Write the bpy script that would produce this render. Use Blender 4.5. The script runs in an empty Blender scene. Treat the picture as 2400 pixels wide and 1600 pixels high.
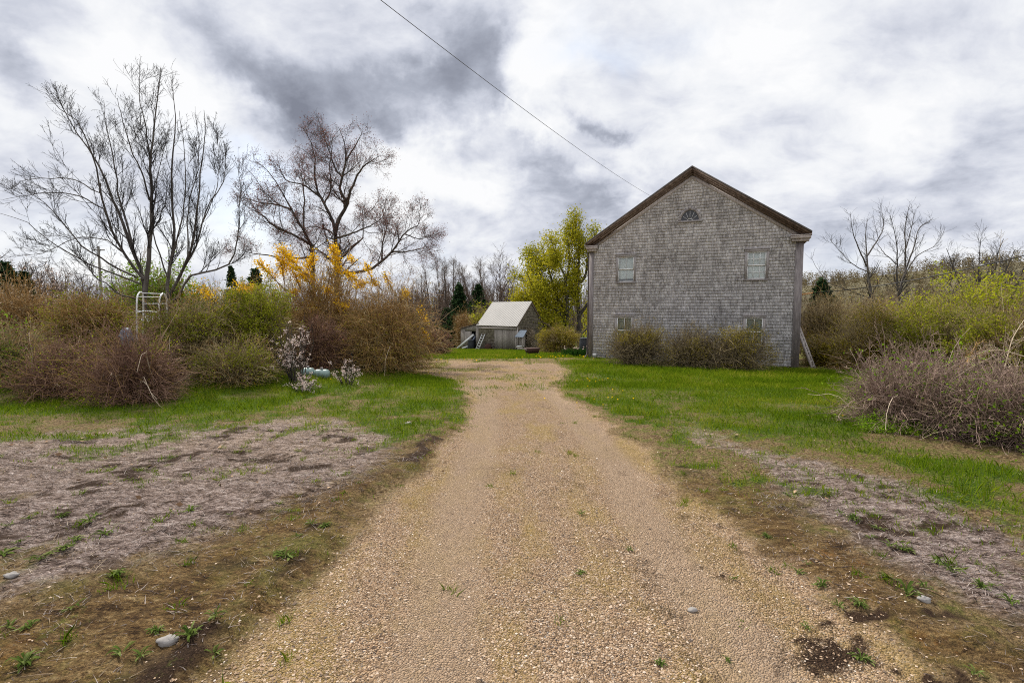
import bpy, math, random
import numpy as np
from mathutils import Vector

rng = np.random.default_rng(11)
random.seed(5)
scene = bpy.context.scene
COL = scene.collection
R_ = math.radians

# ------------------------------------------------------------------ camera model
F, CX, CY = 1133.0, 1200.0, 800.0
CAMH = 1.7
PITCH = math.atan(79.0 / F)
cp, sp = math.cos(PITCH), math.sin(PITCH)


def ray(px, py):
    a, b = (px - CX) / F, -(py - CY) / F
    return np.array([a, cp + b * sp, -sp + b * cp])


def at(px, py, d):
    r = ray(px, py)
    return np.array([0, 0, CAMH]) + r * (d / r[1])


# ------------------------------------------------------------------ numeric noise
def _h(ix, iy, s):
    n = (ix.astype(np.int64) * 374761393 + iy.astype(np.int64) * 668265263 + s * 1442695041) & 0xFFFFFFFF
    n = ((n ^ (n >> 13)) * 1274126177) & 0xFFFFFFFF
    n = n ^ (n >> 16)
    return (n & 0xFFFFFF) / float(0xFFFFFF)


def vnoise(x, y, s=0):
    x = np.asarray(x, float); y = np.asarray(y, float)
    ix, iy = np.floor(x), np.floor(y)
    fx, fy = x - ix, y - iy
    fx = fx * fx * (3 - 2 * fx); fy = fy * fy * (3 - 2 * fy)
    a, b = _h(ix, iy, s), _h(ix + 1, iy, s)
    c, d = _h(ix, iy + 1, s), _h(ix + 1, iy + 1, s)
    return (a + (b - a) * fx) * (1 - fy) + (c + (d - c) * fx) * fy


def fbm(x, y, o=4, s=0):
    t, a, n = 0.0, 1.0, 0.0
    for i in range(o):
        t = t + a * vnoise(x * 2 ** i + 17.3 * i, y * 2 ** i - 9.1 * i, s + i)
        n += a; a *= 0.5
    return t / n


def sstep(a, b, x):
    t = np.clip((x - a) / (b - a), 0, 1)
    return t * t * (3 - 2 * t)


# ------------------------------------------------------------------ terrain
def g0(x, y):
    x = np.asarray(x, float); y = np.asarray(y, float)
    yy = np.minimum(y, 58)
    z = -0.059 * 2.0 * np.log1p(np.exp(np.clip((yy - 6) / 2.0, -30, 30)))
    z = z + 0.30 * np.exp(-((x - 3.6) ** 2 + (y - 22.5) ** 2) / (2 * 4.5 ** 2))
    z = z + 1.25 * np.exp(-((x + 10.6) ** 2 / (2 * 3.4 ** 2) + (y - 14.4) ** 2 / (2 * 2.3 ** 2)))
    return z


def on_ground(px, py):
    r = ray(px, py)
    o = np.array([0, 0, CAMH])
    lo, hi = 0.5, 80.0
    for _ in range(50):
        m = 0.5 * (lo + hi)
        p = o + r * m
        if p[2] > g0(p[0], p[1]): lo = m
        else: hi = m
    p = o + r * lo
    return np.array([p[0], p[1], float(g0(p[0], p[1]))])


def pix_poly(pts):
    return np.array([on_ground(*p)[:2] for p in pts])


def poly_sd(x, y, poly):
    x = np.asarray(x, float); y = np.asarray(y, float)
    d2 = np.full(x.shape, 1e9); ins = np.zeros(x.shape, bool)
    n = len(poly)
    for i in range(n):
        ax, ay = poly[i]; bx, by = poly[(i + 1) % n]
        ex, ey = bx - ax, by - ay
        wx, wy = x - ax, y - ay
        t = np.clip((wx * ex + wy * ey) / (ex * ex + ey * ey + 1e-12), 0, 1)
        d2 = np.minimum(d2, (wx - t * ex) ** 2 + (wy - t * ey) ** 2)
        c = ((ay <= y) != (by <= y)) & (x < (bx - ax) * (y - ay) / (by - ay + 1e-12) + ax)
        ins ^= c
    return np.where(ins, 1, -1) * np.sqrt(d2)


ZP = {
    'drive': [(440, 1640), (640, 1430), (800, 1270), (900, 1165), (1000, 1080), (1075, 990), (1100, 935), (1075, 897),
              (1015, 878), (930, 866), (900, 858), (930, 848), (1060, 845), (1180, 848), (1290, 850), (1330, 868), (1290, 905), (1355, 950),
              (1440, 1010), (1540, 1085), (1650, 1175), (1800, 1295), (1960, 1410), (2150, 1540), (2290, 1640)],
    'lawn_right': [(1310, 868), (1330, 852), (1384, 838), (1880, 866), (2060, 880), (2030, 1000), (2150, 1065), (2420, 1160),
                   (2420, 1262), (2100, 1105), (1900, 1045), (1700, 1012), (1560, 978), (1440, 945), (1320, 905)],
    'strip': [(1350, 930), (1440, 950), (1570, 985), (1700, 1045), (1830, 1140), (1740, 1150), (1600, 1075), (1470, 1000)],
    'lawn_far': [(940, 830), (1060, 813), (1390, 822), (1390, 840), (1250, 840), (1000, 838)],
    'lawn_left': [(-60, 880), (400, 880), (760, 880), (900, 868), (1060, 885), (1092, 930), (1070, 985), (960, 960), (850, 915),
                  (740, 950), (560, 985), (300, 992), (-60, 1000)],
    'sparse_left': [(760, 905), (1080, 900), (1085, 980), (960, 1090), (860, 1090), (700, 1000)],
    'dead_left': [(-80, 1040), (300, 1022), (700, 985), (900, 1000), (900, 1125), (740, 1190), (560, 1260), (400, 1335),
                  (200, 1400), (-80, 1470)],
    'dead_right': [(1540, 985), (1750, 1045), (2100, 1130), (2440, 1280), (2440, 1500), (2180, 1380), (1950, 1225), (1760, 1105)],
    'moss_left': [(-80, 1455), (200, 1380), (400, 1315), (560, 1240), (740, 1175), (900, 1110), (1010, 1040), (1070, 1010),
                  (1000, 1085), (900, 1175), (760, 1310), (600, 1470), (440, 1640), (-80, 1640)],
    'moss_right': [(1560, 1070), (1780, 1150), (1960, 1270), (2180, 1400), (2440, 1530), (2440, 1640), (2200, 1640), (1930, 1470),
                   (1760, 1310), (1630, 1180)],
    'sparse_mid': [(-80, 985), (300, 985), (700, 950), (1090, 900), (1070, 1000), (900, 1060), (700, 1010), (300, 1060), (-80, 1090)],
    'sparse_right': [(1400, 950), (1560, 975), (1900, 1040), (2420, 1240), (2420, 1330), (2100, 1180), (1800, 1090), (1560, 1030)],
    'litter': [(-100, 750), (1000, 800), (1000, 862), (760, 885), (560, 900), (380, 925), (-100, 915)],
}
ZP = {k: pix_poly(v) for k, v in ZP.items()}


def zone(k, x, y, amp=0.35, soft=0.25, sc=1.6, seed=0):
    sd = poly_sd(x, y, ZP[k])
    n = (fbm(x * sc * .6, y * sc * .6, 4, seed + len(k) * 3) - 0.5) * 2.2 + (fbm(x * sc * 4, y * sc * 4, 3, seed + 40 + len(k)) - .5) * 1.1
    return sstep(-soft, soft, sd + n * amp)


def zones(x, y):
    d = zone('drive', x, y, 0.22, 0.30, 2.2)
    lr = zone('lawn_right', x, y, 0.8, 0.7)
    lf = zone('lawn_far', x, y, 1.0, 0.6)
    ll = zone('lawn_left', x, y, 0.8, 0.7)
    sl = zone('sparse_left', x, y, 0.8, 0.6) * sstep(0.40, 0.62, fbm(x * 2.1, y * 2.1, 5, 31))
    st = zone('strip', x, y, 0.5, 0.3) * sstep(0.32, 0.52, fbm(x * 2.9, y * 2.9, 5, 37))
    sm = np.maximum(zone('sparse_mid', x, y, .8, .7), zone('sparse_right', x, y, .6, .5) * .6) * sstep(.38, .60, fbm(x * 2.3, y * 3.0, 5, 131)) * .72
    far = sstep(24, 34, y) * (1 - zone('drive', x, y, 0.3, 0.6))
    green = np.clip(np.maximum.reduce([lr, lf, ll, sl * 0.75, sm, st * 0.95, far * 0.8]), 0, 1)
    spots = sstep(0.60, 0.72, fbm(x * 2.6, y * 2.6, 5, 77)) * 0.6 * (1 - d) * (.35 + .65 * sstep(4.2, 6.5, y))
    green = np.maximum(green * (0.5 + 0.5 * sstep(0.32, 0.55, fbm(x * 0.9, y * 0.9, 5, 90))), spots)
    track = sstep(7, 15, y) * d * sstep(0.50, 0.68, fbm(x * 1.3, y * 0.9, 5, 55)) * 0.3
    green = np.maximum(green * (1 - d * 0.85), track)
    green = np.maximum(green, zone('strip', x, y, .5, .35) * sstep(.30, .50, fbm(x * 2.9, y * 2.9, 5, 37)) * (1 - .6 * d))
    dead = np.maximum(zone('dead_left', x, y, 0.7, 0.6), zone('dead_right', x, y, 0.5, 0.4))
    moss = np.maximum(zone('moss_left', x, y, 0.55, 0.7), zone('moss_right', x, y, 0.6, 0.6) * 0.8)
    lit = zone('litter', x, y, 0.5, 0.4)
    dark = sstep(0.52, 0.62, .6 * fbm(x * 2.6, y * 2.6, 5, 63) + .4 * fbm(x * 11, y * 11, 4, 66)) * zone('moss_right', x, y, 0.7, 0.8, seed=5)
    dark = np.maximum(dark, sstep(0.53, 0.64, .62 * fbm(x * 1.8, y * 3.0, 5, 64) + .38 * fbm(x * 9, y * 11, 4, 65)) * np.maximum(moss * .6, dead) * 0.8)
    edge = poly_sd(x, y, ZP['drive']) + (fbm(x * 3, y * 3, 4, 18) - .5) * .5
    dark = np.maximum(dark, np.exp(-(np.abs(edge + 0.14) / 0.13) ** 2) * (x < 1) * sstep(0.42, 0.58, fbm(x * 2.4, y * 2.4, 4, 8)) * sstep(12, 8, y) * .85)
    rut = sstep(.52, .72, fbm(x * 3.2, y * 1.3, 6, 91)) * d * sstep(-.4, .8, x) * .38 * sstep(14, 9, y)
    dark = np.maximum(dark, rut)
    return d, green, dead, moss, lit, np.clip(dark, 0, 1)


DL = np.array(sorted([tuple(on_ground(*p)[1::-1]) for p in ((440, 1640), (640, 1430), (800, 1270), (900, 1165), (1000, 1080), (1075, 990), (1100, 935), (1075, 897))]))
DR = np.array(sorted([tuple(on_ground(*p)[1::-1]) for p in ((2290, 1640), (2150, 1540), (1960, 1410), (1800, 1295), (1650, 1175), (1540, 1085), (1440, 1010), (1355, 950), (1290, 905))]))


def ruts(x, y):
    xl = np.interp(y, DL[:, 0], DL[:, 1]); xr = np.interp(y, DR[:, 0], DR[:, 1])
    c = xl * .47 + xr * .53 + .12 * (fbm(y * .35, y * 0 + 3, 2, 5) - .5)
    off = np.abs(x - c) + .16 * (fbm(x * 1.5, y * .8, 4, 61) - .5)
    return np.exp(-((off - .78) / .26) ** 2) * sstep(18, 12, y)


def ground_z(x, y, zz=None):
    z = g0(x, y)
    if zz is None: zz = zones(x, y)
    turf = 1 - zz[0]
    near = sstep(30, 10, y)
    z = z + turf * near * (0.030 + 0.06 * (fbm(x * 1.1, y * 1.1, 4, 12) - 0.5) + 0.06 * (fbm(x * 4, y * 5, 4, 13) - 0.5))
    e = poly_sd(x, y, ZP['drive']) + (fbm(x * 3, y * 3, 4, 18) - .5) * .5
    z = z + .045 * sstep(.0, -.10, e) * (x < .5) * sstep(11, 6, y) * (.4 + .9 * fbm(x * 2, y * 2, 3, 27))
    z = z - zz[0] * .022 * ruts(x, y) + (zz[2] + .7 * zz[3]) * sstep(9, 5, y) * .035 * (fbm(x * 8, y * 9, 3, 33) - .5)
    z = z + zz[0] * near * (0.02 * (fbm(x * 1.6, y * 0.7, 3, 14) - 0.5))
    return z


# ------------------------------------------------------------------ mesh helpers
class Geo:
    def __init__(s): s.v = []; s.f = []; s.n = 0

    def add(s, v, f):
        v = np.asarray(v, float).reshape(-1, 3); f = np.asarray(f, np.int64)
        s.v.append(v); s.f.append(f + s.n); s.n += len(v)
        return s

    def build(s, name, mat, parent=None, base=None, smooth=False):
        v = np.concatenate(s.v) if s.v else np.zeros((0, 3))
        if base is not None: v = v - np.asarray(base)
        me = bpy.data.meshes.new(name)
        me.vertices.add(len(v)); me.vertices.foreach_set('co', v.astype(np.float32).ravel())
        nl = sum(f.size for f in s.f); nf = sum(len(f) for f in s.f)
        li = np.concatenate([f.ravel() for f in s.f]) if s.f else np.zeros(0, int)
        tot = np.concatenate([np.full(len(f), f.shape[1]) for f in s.f]) if s.f else np.zeros(0, int)
        me.loops.add(nl); me.loops.foreach_set('vertex_index', li.astype(np.int32))
        me.polygons.add(nf)
        st = np.concatenate([[0], np.cumsum(tot)[:-1]]) if nf else tot
        me.polygons.foreach_set('loop_start', st.astype(np.int32))
        if smooth: me.polygons.foreach_set('use_smooth', np.ones(nf, bool))
        me.update(calc_edges=True)
        me.materials.append(mat)
        o = bpy.data.objects.new(name, me); COL.objects.link(o)
        if parent is not None: o.parent = parent
        return o

    def box(s, x0, x1, y0, y1, z0, z1, R=None, t=None):
        v = np.array([[x, y, z] for z in (z0, z1) for y in (y0, y1) for x in (x0, x1)], float)
        if R is not None: v = v @ np.asarray(R).T
        if t is not None: v = v + np.asarray(t)
        return s.add(v, [[0, 2, 3, 1], [4, 5, 7, 6], [0, 1, 5, 4], [2, 6, 7, 3], [0, 4, 6, 2], [1, 3, 7, 5]])

    def bar(s, a, b, w, h, up=(0, 0, 1)):
        """rectangular bar from a to b, w across, h along up"""
        a = np.asarray(a, float); b = np.asarray(b, float); up = np.asarray(up, float)
        t = b - a; t /= np.linalg.norm(t)
        r = np.cross(t, up); r /= np.linalg.norm(r); u = np.cross(r, t)
        v = []
        for p in (a, b):
            for q, k in ((-1, -1), (1, -1), (1, 1), (-1, 1)):
                v.append(p + r * q * w / 2 + u * k * h / 2)
        return s.add(v, [[3, 2, 1, 0], [4, 5, 6, 7], [0, 1, 5, 4], [1, 2, 6, 5], [2, 3, 7, 6], [3, 0, 4, 7]])

    def tube(s, P, R, sides=4):
        v, f = tubes(np.asarray(P, float), np.asarray(R, float), sides)
        return s.add(v, f)

    def prism(s, poly, axis_a, axis_b):
        """closed polygon (list of 3d points) swept from offset axis_a to axis_b"""
        p = np.asarray(poly, float); n = len(p)
        v = np.concatenate([p + np.asarray(axis_a), p + np.asarray(axis_b)])
        s.add(v, [[i, (i + 1) % n, n + (i + 1) % n, n + i] for i in range(n)])
        s.f.append(np.array([list(range(n))[::-1]]) + s.n - 2 * n)
        s.f.append(np.array([list(range(n, 2 * n))]) + s.n - 2 * n)
        return s


def norm(v):
    return v / (np.linalg.norm(v, axis=-1, keepdims=True) + 1e-12)


def tubes(P, R, sides=3):
    if P.ndim == 2: P = P[None]; R = np.asarray(R)[None]
    N, K, _ = P.shape
    T = norm(np.gradient(P, axis=1))
    m = norm(P[:, -1] - P[:, 0])
    ref = np.where(np.abs(m[:, 2:3]) < 0.8, np.array([[0, 0, 1.0]]), np.array([[1.0, 0, 0]]))
    a = norm(np.cross(m, ref))[:, None, :]
    u = norm(a - T * np.sum(a * T, -1, keepdims=True)); w = np.cross(T, u)
    an = np.arange(sides) * 2 * np.pi / sides
    ring = P[:, :, None, :] + R[:, :, None, None] * (np.cos(an)[None, None, :, None] * u[:, :, None, :] + np.sin(an)[None, None, :, None] * w[:, :, None, :])
    idx = np.arange(N * K * sides).reshape(N, K, sides)
    i0 = idx[:, :-1, :]; i1 = idx[:, 1:, :]
    f = np.stack([i0, np.roll(i0, -1, 2), np.roll(i1, -1, 2), i1], -1).reshape(-1, 4)
    return ring.reshape(-1, 3), f


def quads(C, size, flat=0.0, asp=0.55, rngl=None, axis=None):
    """leaf shaped quads centred on C; size (N,)"""
    r = rngl or rng
    N = len(C)
    d = r.normal(size=(N, 3)); d[:, 2] *= (1 - flat); d = norm(d)
    if axis is not None: d = norm(d * 0.7 + axis)
    e = norm(np.cross(d, r.normal(size=(N, 3)) + np.array([0, 0, flat * 2])))
    s = np.broadcast_to(size, (N,))[:, None]
    n = np.cross(d, e)
    v = np.stack([C - d * s * .5, C + e * s * asp * .5 + n * s * .12, C + d * s * .5, C - e * s * asp * .5 + n * s * .12], 1)
    return v.reshape(-1, 3), np.arange(N * 4).reshape(N, 4)


def smooth_path(pts, K):
    p = np.asarray(pts, float)
    if len(p) == 2:
        return p[0] + (p[1] - p[0]) * np.linspace(0, 1, K)[:, None]
    q = np.concatenate([[2 * p[0] - p[1]], p, [2 * p[-1] - p[-2]]])
    seg = np.linalg.norm(np.diff(p, axis=0), axis=1); cum = np.concatenate([[0], np.cumsum(seg)])
    out = []
    for s in np.linspace(0, cum[-1], K):
        i = min(np.searchsorted(cum, s, side='right') - 1, len(p) - 2)
        t = (s - cum[i]) / (seg[i] + 1e-9)
        a, b, c, d = q[i], q[i + 1], q[i + 2], q[i + 3]
        out.append(0.5 * (2 * b + (c - a) * t + (2 * a - 5 * b + 4 * c - d) * t * t + (3 * b - a - 3 * c + d) * t ** 3))
    return np.array(out)


def grow(P, R, n, t0, t1, length, ang, K=6, up=0.1, wig=0.15, rr=0.6, rmin=0.003, taper=0.75, tipbias=0.0, rngl=None, out=None):
    """n side shoots springing from parent polylines P (N,K,3)"""
    r = rngl or rng
    N, KP, _ = P.shape
    ln = np.linalg.norm(np.diff(P, axis=1), axis=2).sum(1)
    pi = r.choice(N, n, p=ln / ln.sum())
    t = t0 + (t1 - t0) * r.random(n) ** (1.0 / (1 + tipbias))
    s = t * (KP - 1); i = np.minimum(s.astype(int), KP - 2); fr = (s - i)[:, None]
    b = P[pi, i] * (1 - fr) + P[pi, i + 1] * fr
    T = norm(P[pi, i + 1] - P[pi, i])
    rad = (R[pi, i] * (1 - fr[:, 0]) + R[pi, i + 1] * fr[:, 0])
    pr = norm(np.cross(T, r.normal(size=(n, 3))))
    if out is not None: pr = norm(pr + out)
    an = (ang * (0.6 + 0.8 * r.random(n)))[:, None]
    d = norm(np.cos(an) * T + np.sin(an) * pr)
    L = (length * (0.5 + 0.9 * r.random(n)) * (1 - 0.8 * t))[:, None]
    pts = [b]; p = b
    for k in range(K - 1):
        d = norm(d + wig * r.normal(size=(n, 3)) + np.array([0, 0, up]))
        p = p + d * L / (K - 1); pts.append(p)
    r0 = np.maximum(rad * rr, rmin)
    Rn = np.maximum(r0[:, None] * (1 - taper * np.linspace(0, 1, K))[None], rmin * 0.8)
    return np.stack(pts, 1), Rn


# ------------------------------------------------------------------ object helpers
def thing(name, label, cat, loc=(0, 0, 0), rz=0.0, group=None):
    o = bpy.data.objects.new(name, None); COL.objects.link(o)
    o.empty_display_size = 0.3
    o.location = [float(q) for q in loc]; o.rotation_euler = (0, 0, rz)
    o['label'] = label; o['category'] = cat
    if group: o['group'] = group
    return o


def tag(o, label, cat, group=None, kind=None):
    o['label'] = label; o['category'] = cat
    if group: o['group'] = group
    if kind: o['kind'] = kind
    return o


def dup(root, loc, rz=0.0, sc=1.0, label=None, group=None):
    r = root.copy(); COL.objects.link(r); r.location = [float(q) for q in loc]; r.rotation_euler = (0, 0, rz); r.scale = (sc, sc, sc)
    if label: r['label'] = label
    if group: r['group'] = group
    for ch in list(root.children):
        c = ch.copy(); COL.objects.link(c); c.parent = r
        for gch in ch.children:
            d = gch.copy(); COL.objects.link(d); d.parent = c
    return r


# ------------------------------------------------------------------ materials
def newmat(name):
    m = bpy.data.materials.new(name); m.use_nodes = True
    nt = m.node_tree; nt.nodes.clear()
    o = nt.nodes.new('ShaderNodeOutputMaterial')
    return m, nt, o


def nd(nt, t, **kw):
    n = nt.nodes.new(t)
    for k, v in kw.items():
        if k in n.inputs: n.inputs[k].default_value = v
        else: setattr(n, k, v)
    return n


def ramp(nt, fac, cols):
    r = nt.nodes.new('ShaderNodeValToRGB')
    el = r.color_ramp.elements
    while len(el) < len(cols): el.new(0.5)
    for e, (p, c) in zip(el, cols):
        e.position = p; e.color = (*c, 1)
    nt.links.new(fac, r.inputs[0])
    return r.outputs[0]


def mixc(nt, f, a, b, mode='MIX'):
    m = nt.nodes.new('ShaderNodeMix'); m.data_type = 'RGBA'; m.blend_type = mode
    for sock, v in ((m.inputs[0], f), (m.inputs[6], a), (m.inputs[7], b)):
        if isinstance(v, (int, float)): sock.default_value = v
        elif isinstance(v, tuple): sock.default_value = (*v, 1)
        else: nt.links.new(v, sock)
    return m.outputs[2]


def mth(nt, op, a, b=None, c=None, clamp=False):
    m = nt.nodes.new('ShaderNodeMath'); m.operation = op; m.use_clamp = clamp
    for i, v in enumerate((a, b, c)):
        if v is None: continue
        if isinstance(v, (int, float)): m.inputs[i].default_value = v
        else: nt.links.new(v, m.inputs[i])
    return m.outputs[0]


def noise(nt, vec, scale, detail=4, rough=0.55, dist=0.0):
    n = nt.nodes.new('ShaderNodeTexNoise')
    n.inputs['Scale'].default_value = scale; n.inputs['Detail'].default_value = detail
    n.inputs['Roughness'].default_value = rough; n.inputs['Distortion'].default_value = dist
    if vec is not None: nt.links.new(vec, n.inputs['Vector'])
    return n


def leaf_mat(name, cols, trans=0.35, patch=0.0, patch_scale=0.6):
    m, nt, o = newmat(name)
    gm = nt.nodes.new('ShaderNodeNewGeometry')
    fac = gm.outputs['Random Per Island']
    if patch > 0:
        tc = nt.nodes.new('ShaderNodeTexCoord')
        n = noise(nt, tc.outputs['Object'], patch_scale, 3)
        pn = mth(nt, 'MULTIPLY_ADD', n.outputs[0], 2.2, -0.6, True)
        fac = mth(nt, 'ADD', mth(nt, 'MULTIPLY', fac, 1 - patch), mth(nt, 'MULTIPLY', pn, patch))
    c = ramp(nt, fac, cols)
    d = nd(nt, 'ShaderNodeBsdfDiffuse'); t = nd(nt, 'ShaderNodeBsdfTranslucent')
    nt.links.new(c, d.inputs[0]); nt.links.new(c, t.inputs[0])
    mx = nd(nt, 'ShaderNodeMixShader'); mx.inputs[0].default_value = trans
    nt.links.new(d.outputs[0], mx.inputs[1]); nt.links.new(t.outputs[0], mx.inputs[2])
    nt.links.new(mx.outputs[0], o.inputs[0])
    return m


TW = dict(scale=1.6, stretch=(1, 1, 1))


def bark_mat(name, cols, scale=6.0, island=0.5, bump=0.0, rough=0.85, stretch=(1, 1, 0.25), stain=0.0):
    m, nt, o = newmat(name)
    gm = nt.nodes.new('ShaderNodeNewGeometry'); tc = nt.nodes.new('ShaderNodeTexCoord')
    mp = nd(nt, 'ShaderNodeMapping'); mp.inputs['Scale'].default_value = stretch
    nt.links.new(tc.outputs['Object'], mp.inputs[0])
    n = noise(nt, mp.outputs[0], scale, 5)
    f = mth(nt, 'ADD', mth(nt, 'MULTIPLY', gm.outputs['Random Per Island'], island),
            mth(nt, 'MULTIPLY', mth(nt, 'MULTIPLY_ADD', n.outputs[0], 1.8, -0.4, True), 1 - island))
    c = ramp(nt, f, cols)
    if stain and stain > 0:
        sm = nd(nt, 'ShaderNodeMapping'); sm.inputs['Scale'].default_value = (1, 1, .55); nt.links.new(tc.outputs['Object'], sm.inputs[0])
        s1 = noise(nt, sm.outputs[0], 1.5, 7, .68); s2 = noise(nt, tc.outputs['Object'], 13, 4, .7)
        sf = mth(nt, 'MULTIPLY_ADD', mth(nt, 'ADD', s1.outputs[0], mth(nt, 'MULTIPLY', s2.outputs[0], .6)), 4.2, -3.1, True)
        c = mixc(nt, mth(nt, 'MULTIPLY', sf, stain), c, (.085, .075, .072))
    b = nd(nt, 'ShaderNodeBsdfPrincipled', Roughness=rough)
    b.inputs['Specular IOR Level'].default_value = 0.2
    nt.links.new(c, b.inputs['Base Color'])
    if bump:
        bp = nd(nt, 'ShaderNodeBump', Strength=bump, Distance=0.02)
        nt.links.new(n.outputs[0], bp.inputs['Height']); nt.links.new(bp.outputs[0], b.inputs['Normal'])
    nt.links.new(b.outputs[0], o.inputs[0])
    return m


def plain_mat(name, col, rough=0.6, metal=0.0, var=0.3, scale=8.0, spec=0.4):
    m, nt, o = newmat(name)
    tc = nt.nodes.new('ShaderNodeTexCoord')
    n = noise(nt, tc.outputs['Object'], scale, 6, 0.65)
    c0 = tuple(q * (1 - var) for q in col); c1 = tuple(min(1, q * (1 + var)) for q in col)
    c = ramp(nt, n.outputs[0], [(0.3, c0), (0.7, c1)])
    b = nd(nt, 'ShaderNodeBsdfPrincipled', Roughness=rough, Metallic=metal)
    b.inputs['Specular IOR Level'].default_value = spec
    nt.links.new(c, b.inputs['Base Color']); nt.links.new(b.outputs[0], o.inputs[0])
    return m


M = {}
M['twig_grey'] = bark_mat('grey bark', [(0.1, (0.016, 0.015, 0.014)), (0.5, (0.032, 0.028, 0.025)), (0.9, (0.060, 0.054, 0.049))])
M['bark'] = bark_mat('trunk bark', [(0.15, (0.031, 0.026, 0.022)), (0.5, (0.081, 0.069, 0.059)), (0.9, (0.155, 0.140, 0.118))], 9, 0.2, 0.6)
M['bark_dark'] = bark_mat('dark bark', [(0.15, (0.024, 0.019, 0.018)), (0.5, (0.064, 0.054, 0.045)), (0.9, (0.139, 0.116, 0.090))], 8, 0.2, 0.6)
M['bud'] = leaf_mat('red brown buds', [(0, (0.086, 0.043, 0.041)), (.6, (0.216, 0.085, 0.074)), (1, (0.374, 0.173, 0.109))], .2)
M['budgrey'] = leaf_mat('grey buds', [(0, (.03, .026, .02)), (1, (.08, .07, .05))], .1)
M['maple'] = leaf_mat('young maple leaves', [(0, (0.170, 0.184, 0.011)), (.5, (0.324, 0.307, 0.021)), (.85, (0.511, 0.430, 0.032)), (1, (0.648, 0.507, 0.052))], .45, .4, .35)
M['fors_twig'] = bark_mat('brown arching twigs', [(0.1, (0.099, 0.055, 0.020)), (0.5, (0.277, 0.160, 0.057)), (0.95, (0.593, 0.380, 0.138))], 2.2, 0.6, stretch=(1, 1, 1))
M['olive_twig'] = bark_mat('olive twigs', [(0.1, (0.100, 0.081, 0.040)), (0.5, (0.257, 0.195, 0.098)), (0.95, (0.572, 0.443, 0.229))], 2.2, 0.6, stretch=(1, 1, 1))
M['dark_twig'] = bark_mat('dark olive twigs', [(0.1, (0.037, 0.027, 0.016)), (0.5, (0.138, 0.103, 0.060)), (0.95, (0.375, 0.294, 0.175))], 2.2, 0.6, stretch=(1, 1, 1))
M['red_twig'] = bark_mat('red brown twigs', [(0.1, (0.055, 0.030, 0.021)), (0.5, (0.187, 0.100, 0.067)), (0.95, (0.396, 0.245, 0.166))], 2.2, 0.6, stretch=(1, 1, 1))
M['pale_cane'] = bark_mat('pale dry canes', [(0.1, (0.208, 0.156, 0.104)), (0.5, (0.429, 0.338, 0.234)), (0.95, (0.650, 0.546, 0.416))], 5, 0.7)
M['lilac_twig'] = bark_mat('mauve grey twigs', [(0.1, (0.086, 0.054, 0.043)), (0.5, (0.246, 0.168, 0.130)), (0.95, (0.592, 0.431, 0.351))], 2.2, 0.6, stretch=(1, 1, 1))
M['straw'] = leaf_mat('dry straw', [(0, (0.223, 0.157, 0.099)), (.5, (0.364, 0.282, 0.198)), (1, (0.557, 0.470, 0.374))], .25)
M['deadgrass'] = leaf_mat('grey dead grass', [(0, (.10, .07, .055)), (.4, (.27, .215, .19)), (1, (.50, .43, .385))], .15)
M['fors_flower'] = leaf_mat('yellow blossom', [(0, (.55, .30, .005)), (.5, (.75, .46, .012)), (1, (.85, .6, .04))], .4)
M['blossom'] = leaf_mat('pale pink blossom', [(0, (.55, .38, .36)), (.5, (.72, .58, .52)), (1, (.82, .74, .66))], .35)
M['olive_leaf'] = leaf_mat('olive leaves', [(0, (0.087, 0.102, 0.008)), (.5, (0.201, 0.225, 0.016)), (1, (0.435, 0.419, 0.029))], .4, .4, .8)
M['brown_leaf'] = leaf_mat('brown olive leaves', [(0, (0.095, 0.076, 0.011)), (.5, (0.231, 0.189, 0.021)), (1, (0.461, 0.354, 0.048))], .4, .4, .7)
M['green_leaf'] = leaf_mat('green leaves', [(0, (0.069, 0.135, 0.009)), (.5, (0.159, 0.270, 0.018)), (1, (0.345, 0.480, 0.031))], .4, .4, .7)
M['lime_leaf'] = leaf_mat('lime leaves', [(0, (0.185, 0.242, 0.011)), (.5, (0.342, 0.370, 0.019)), (1, (0.541, 0.513, 0.027))], .45, .4, .6)
M['fir_leaf'] = leaf_mat('dark needles', [(0, (0.010, 0.022, 0.010)), (.6, (0.024, 0.048, 0.019)), (1, (0.060, 0.093, 0.034))], .15)
M['grass'] = leaf_mat('grass blades', [(0, (0.047, 0.093, 0.004)), (.40, (0.105, 0.172, 0.007)), (.72, (0.197, 0.243, 0.013)), (.9, (0.365, 0.297, 0.055)), (1, (0.497, 0.345, 0.110))], .4, .5, .5)
M['weed'] = leaf_mat('weed leaves', [(0, (0.036, 0.060, 0.011)), (.5, (0.081, 0.116, 0.023)), (1, (0.162, 0.190, 0.061))], .3)
M['dandelion'] = leaf_mat('dandelion yellow', [(0, (.75, .5, .0)), (1, (.85, .62, .02))], .2)
M['thicket_brown'] = bark_mat('distant twigs', [(0.1, (0.054, 0.036, 0.027)), (0.5, (0.120, 0.081, 0.059)), (0.95, (0.228, 0.162, 0.122))], 3, 0.75)
M['far_leaf'] = leaf_mat('hillside crowns', [(0, (0.033, 0.042, 0.018)), (.3, (0.105, 0.083, 0.045)), (.65, (0.195, 0.150, 0.087)), (.85, (0.180, 0.180, 0.053)), (1, (0.300, 0.285, 0.090))], .2, .55, .06)


def stripe_wood(name, cols, island=0.55, scale=3.0, stretch=(6, 6, .7), bump=.25, stain=0.0):
    return bark_mat(name, cols, scale, island, bump, 0.9, stretch, stain)


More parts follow.
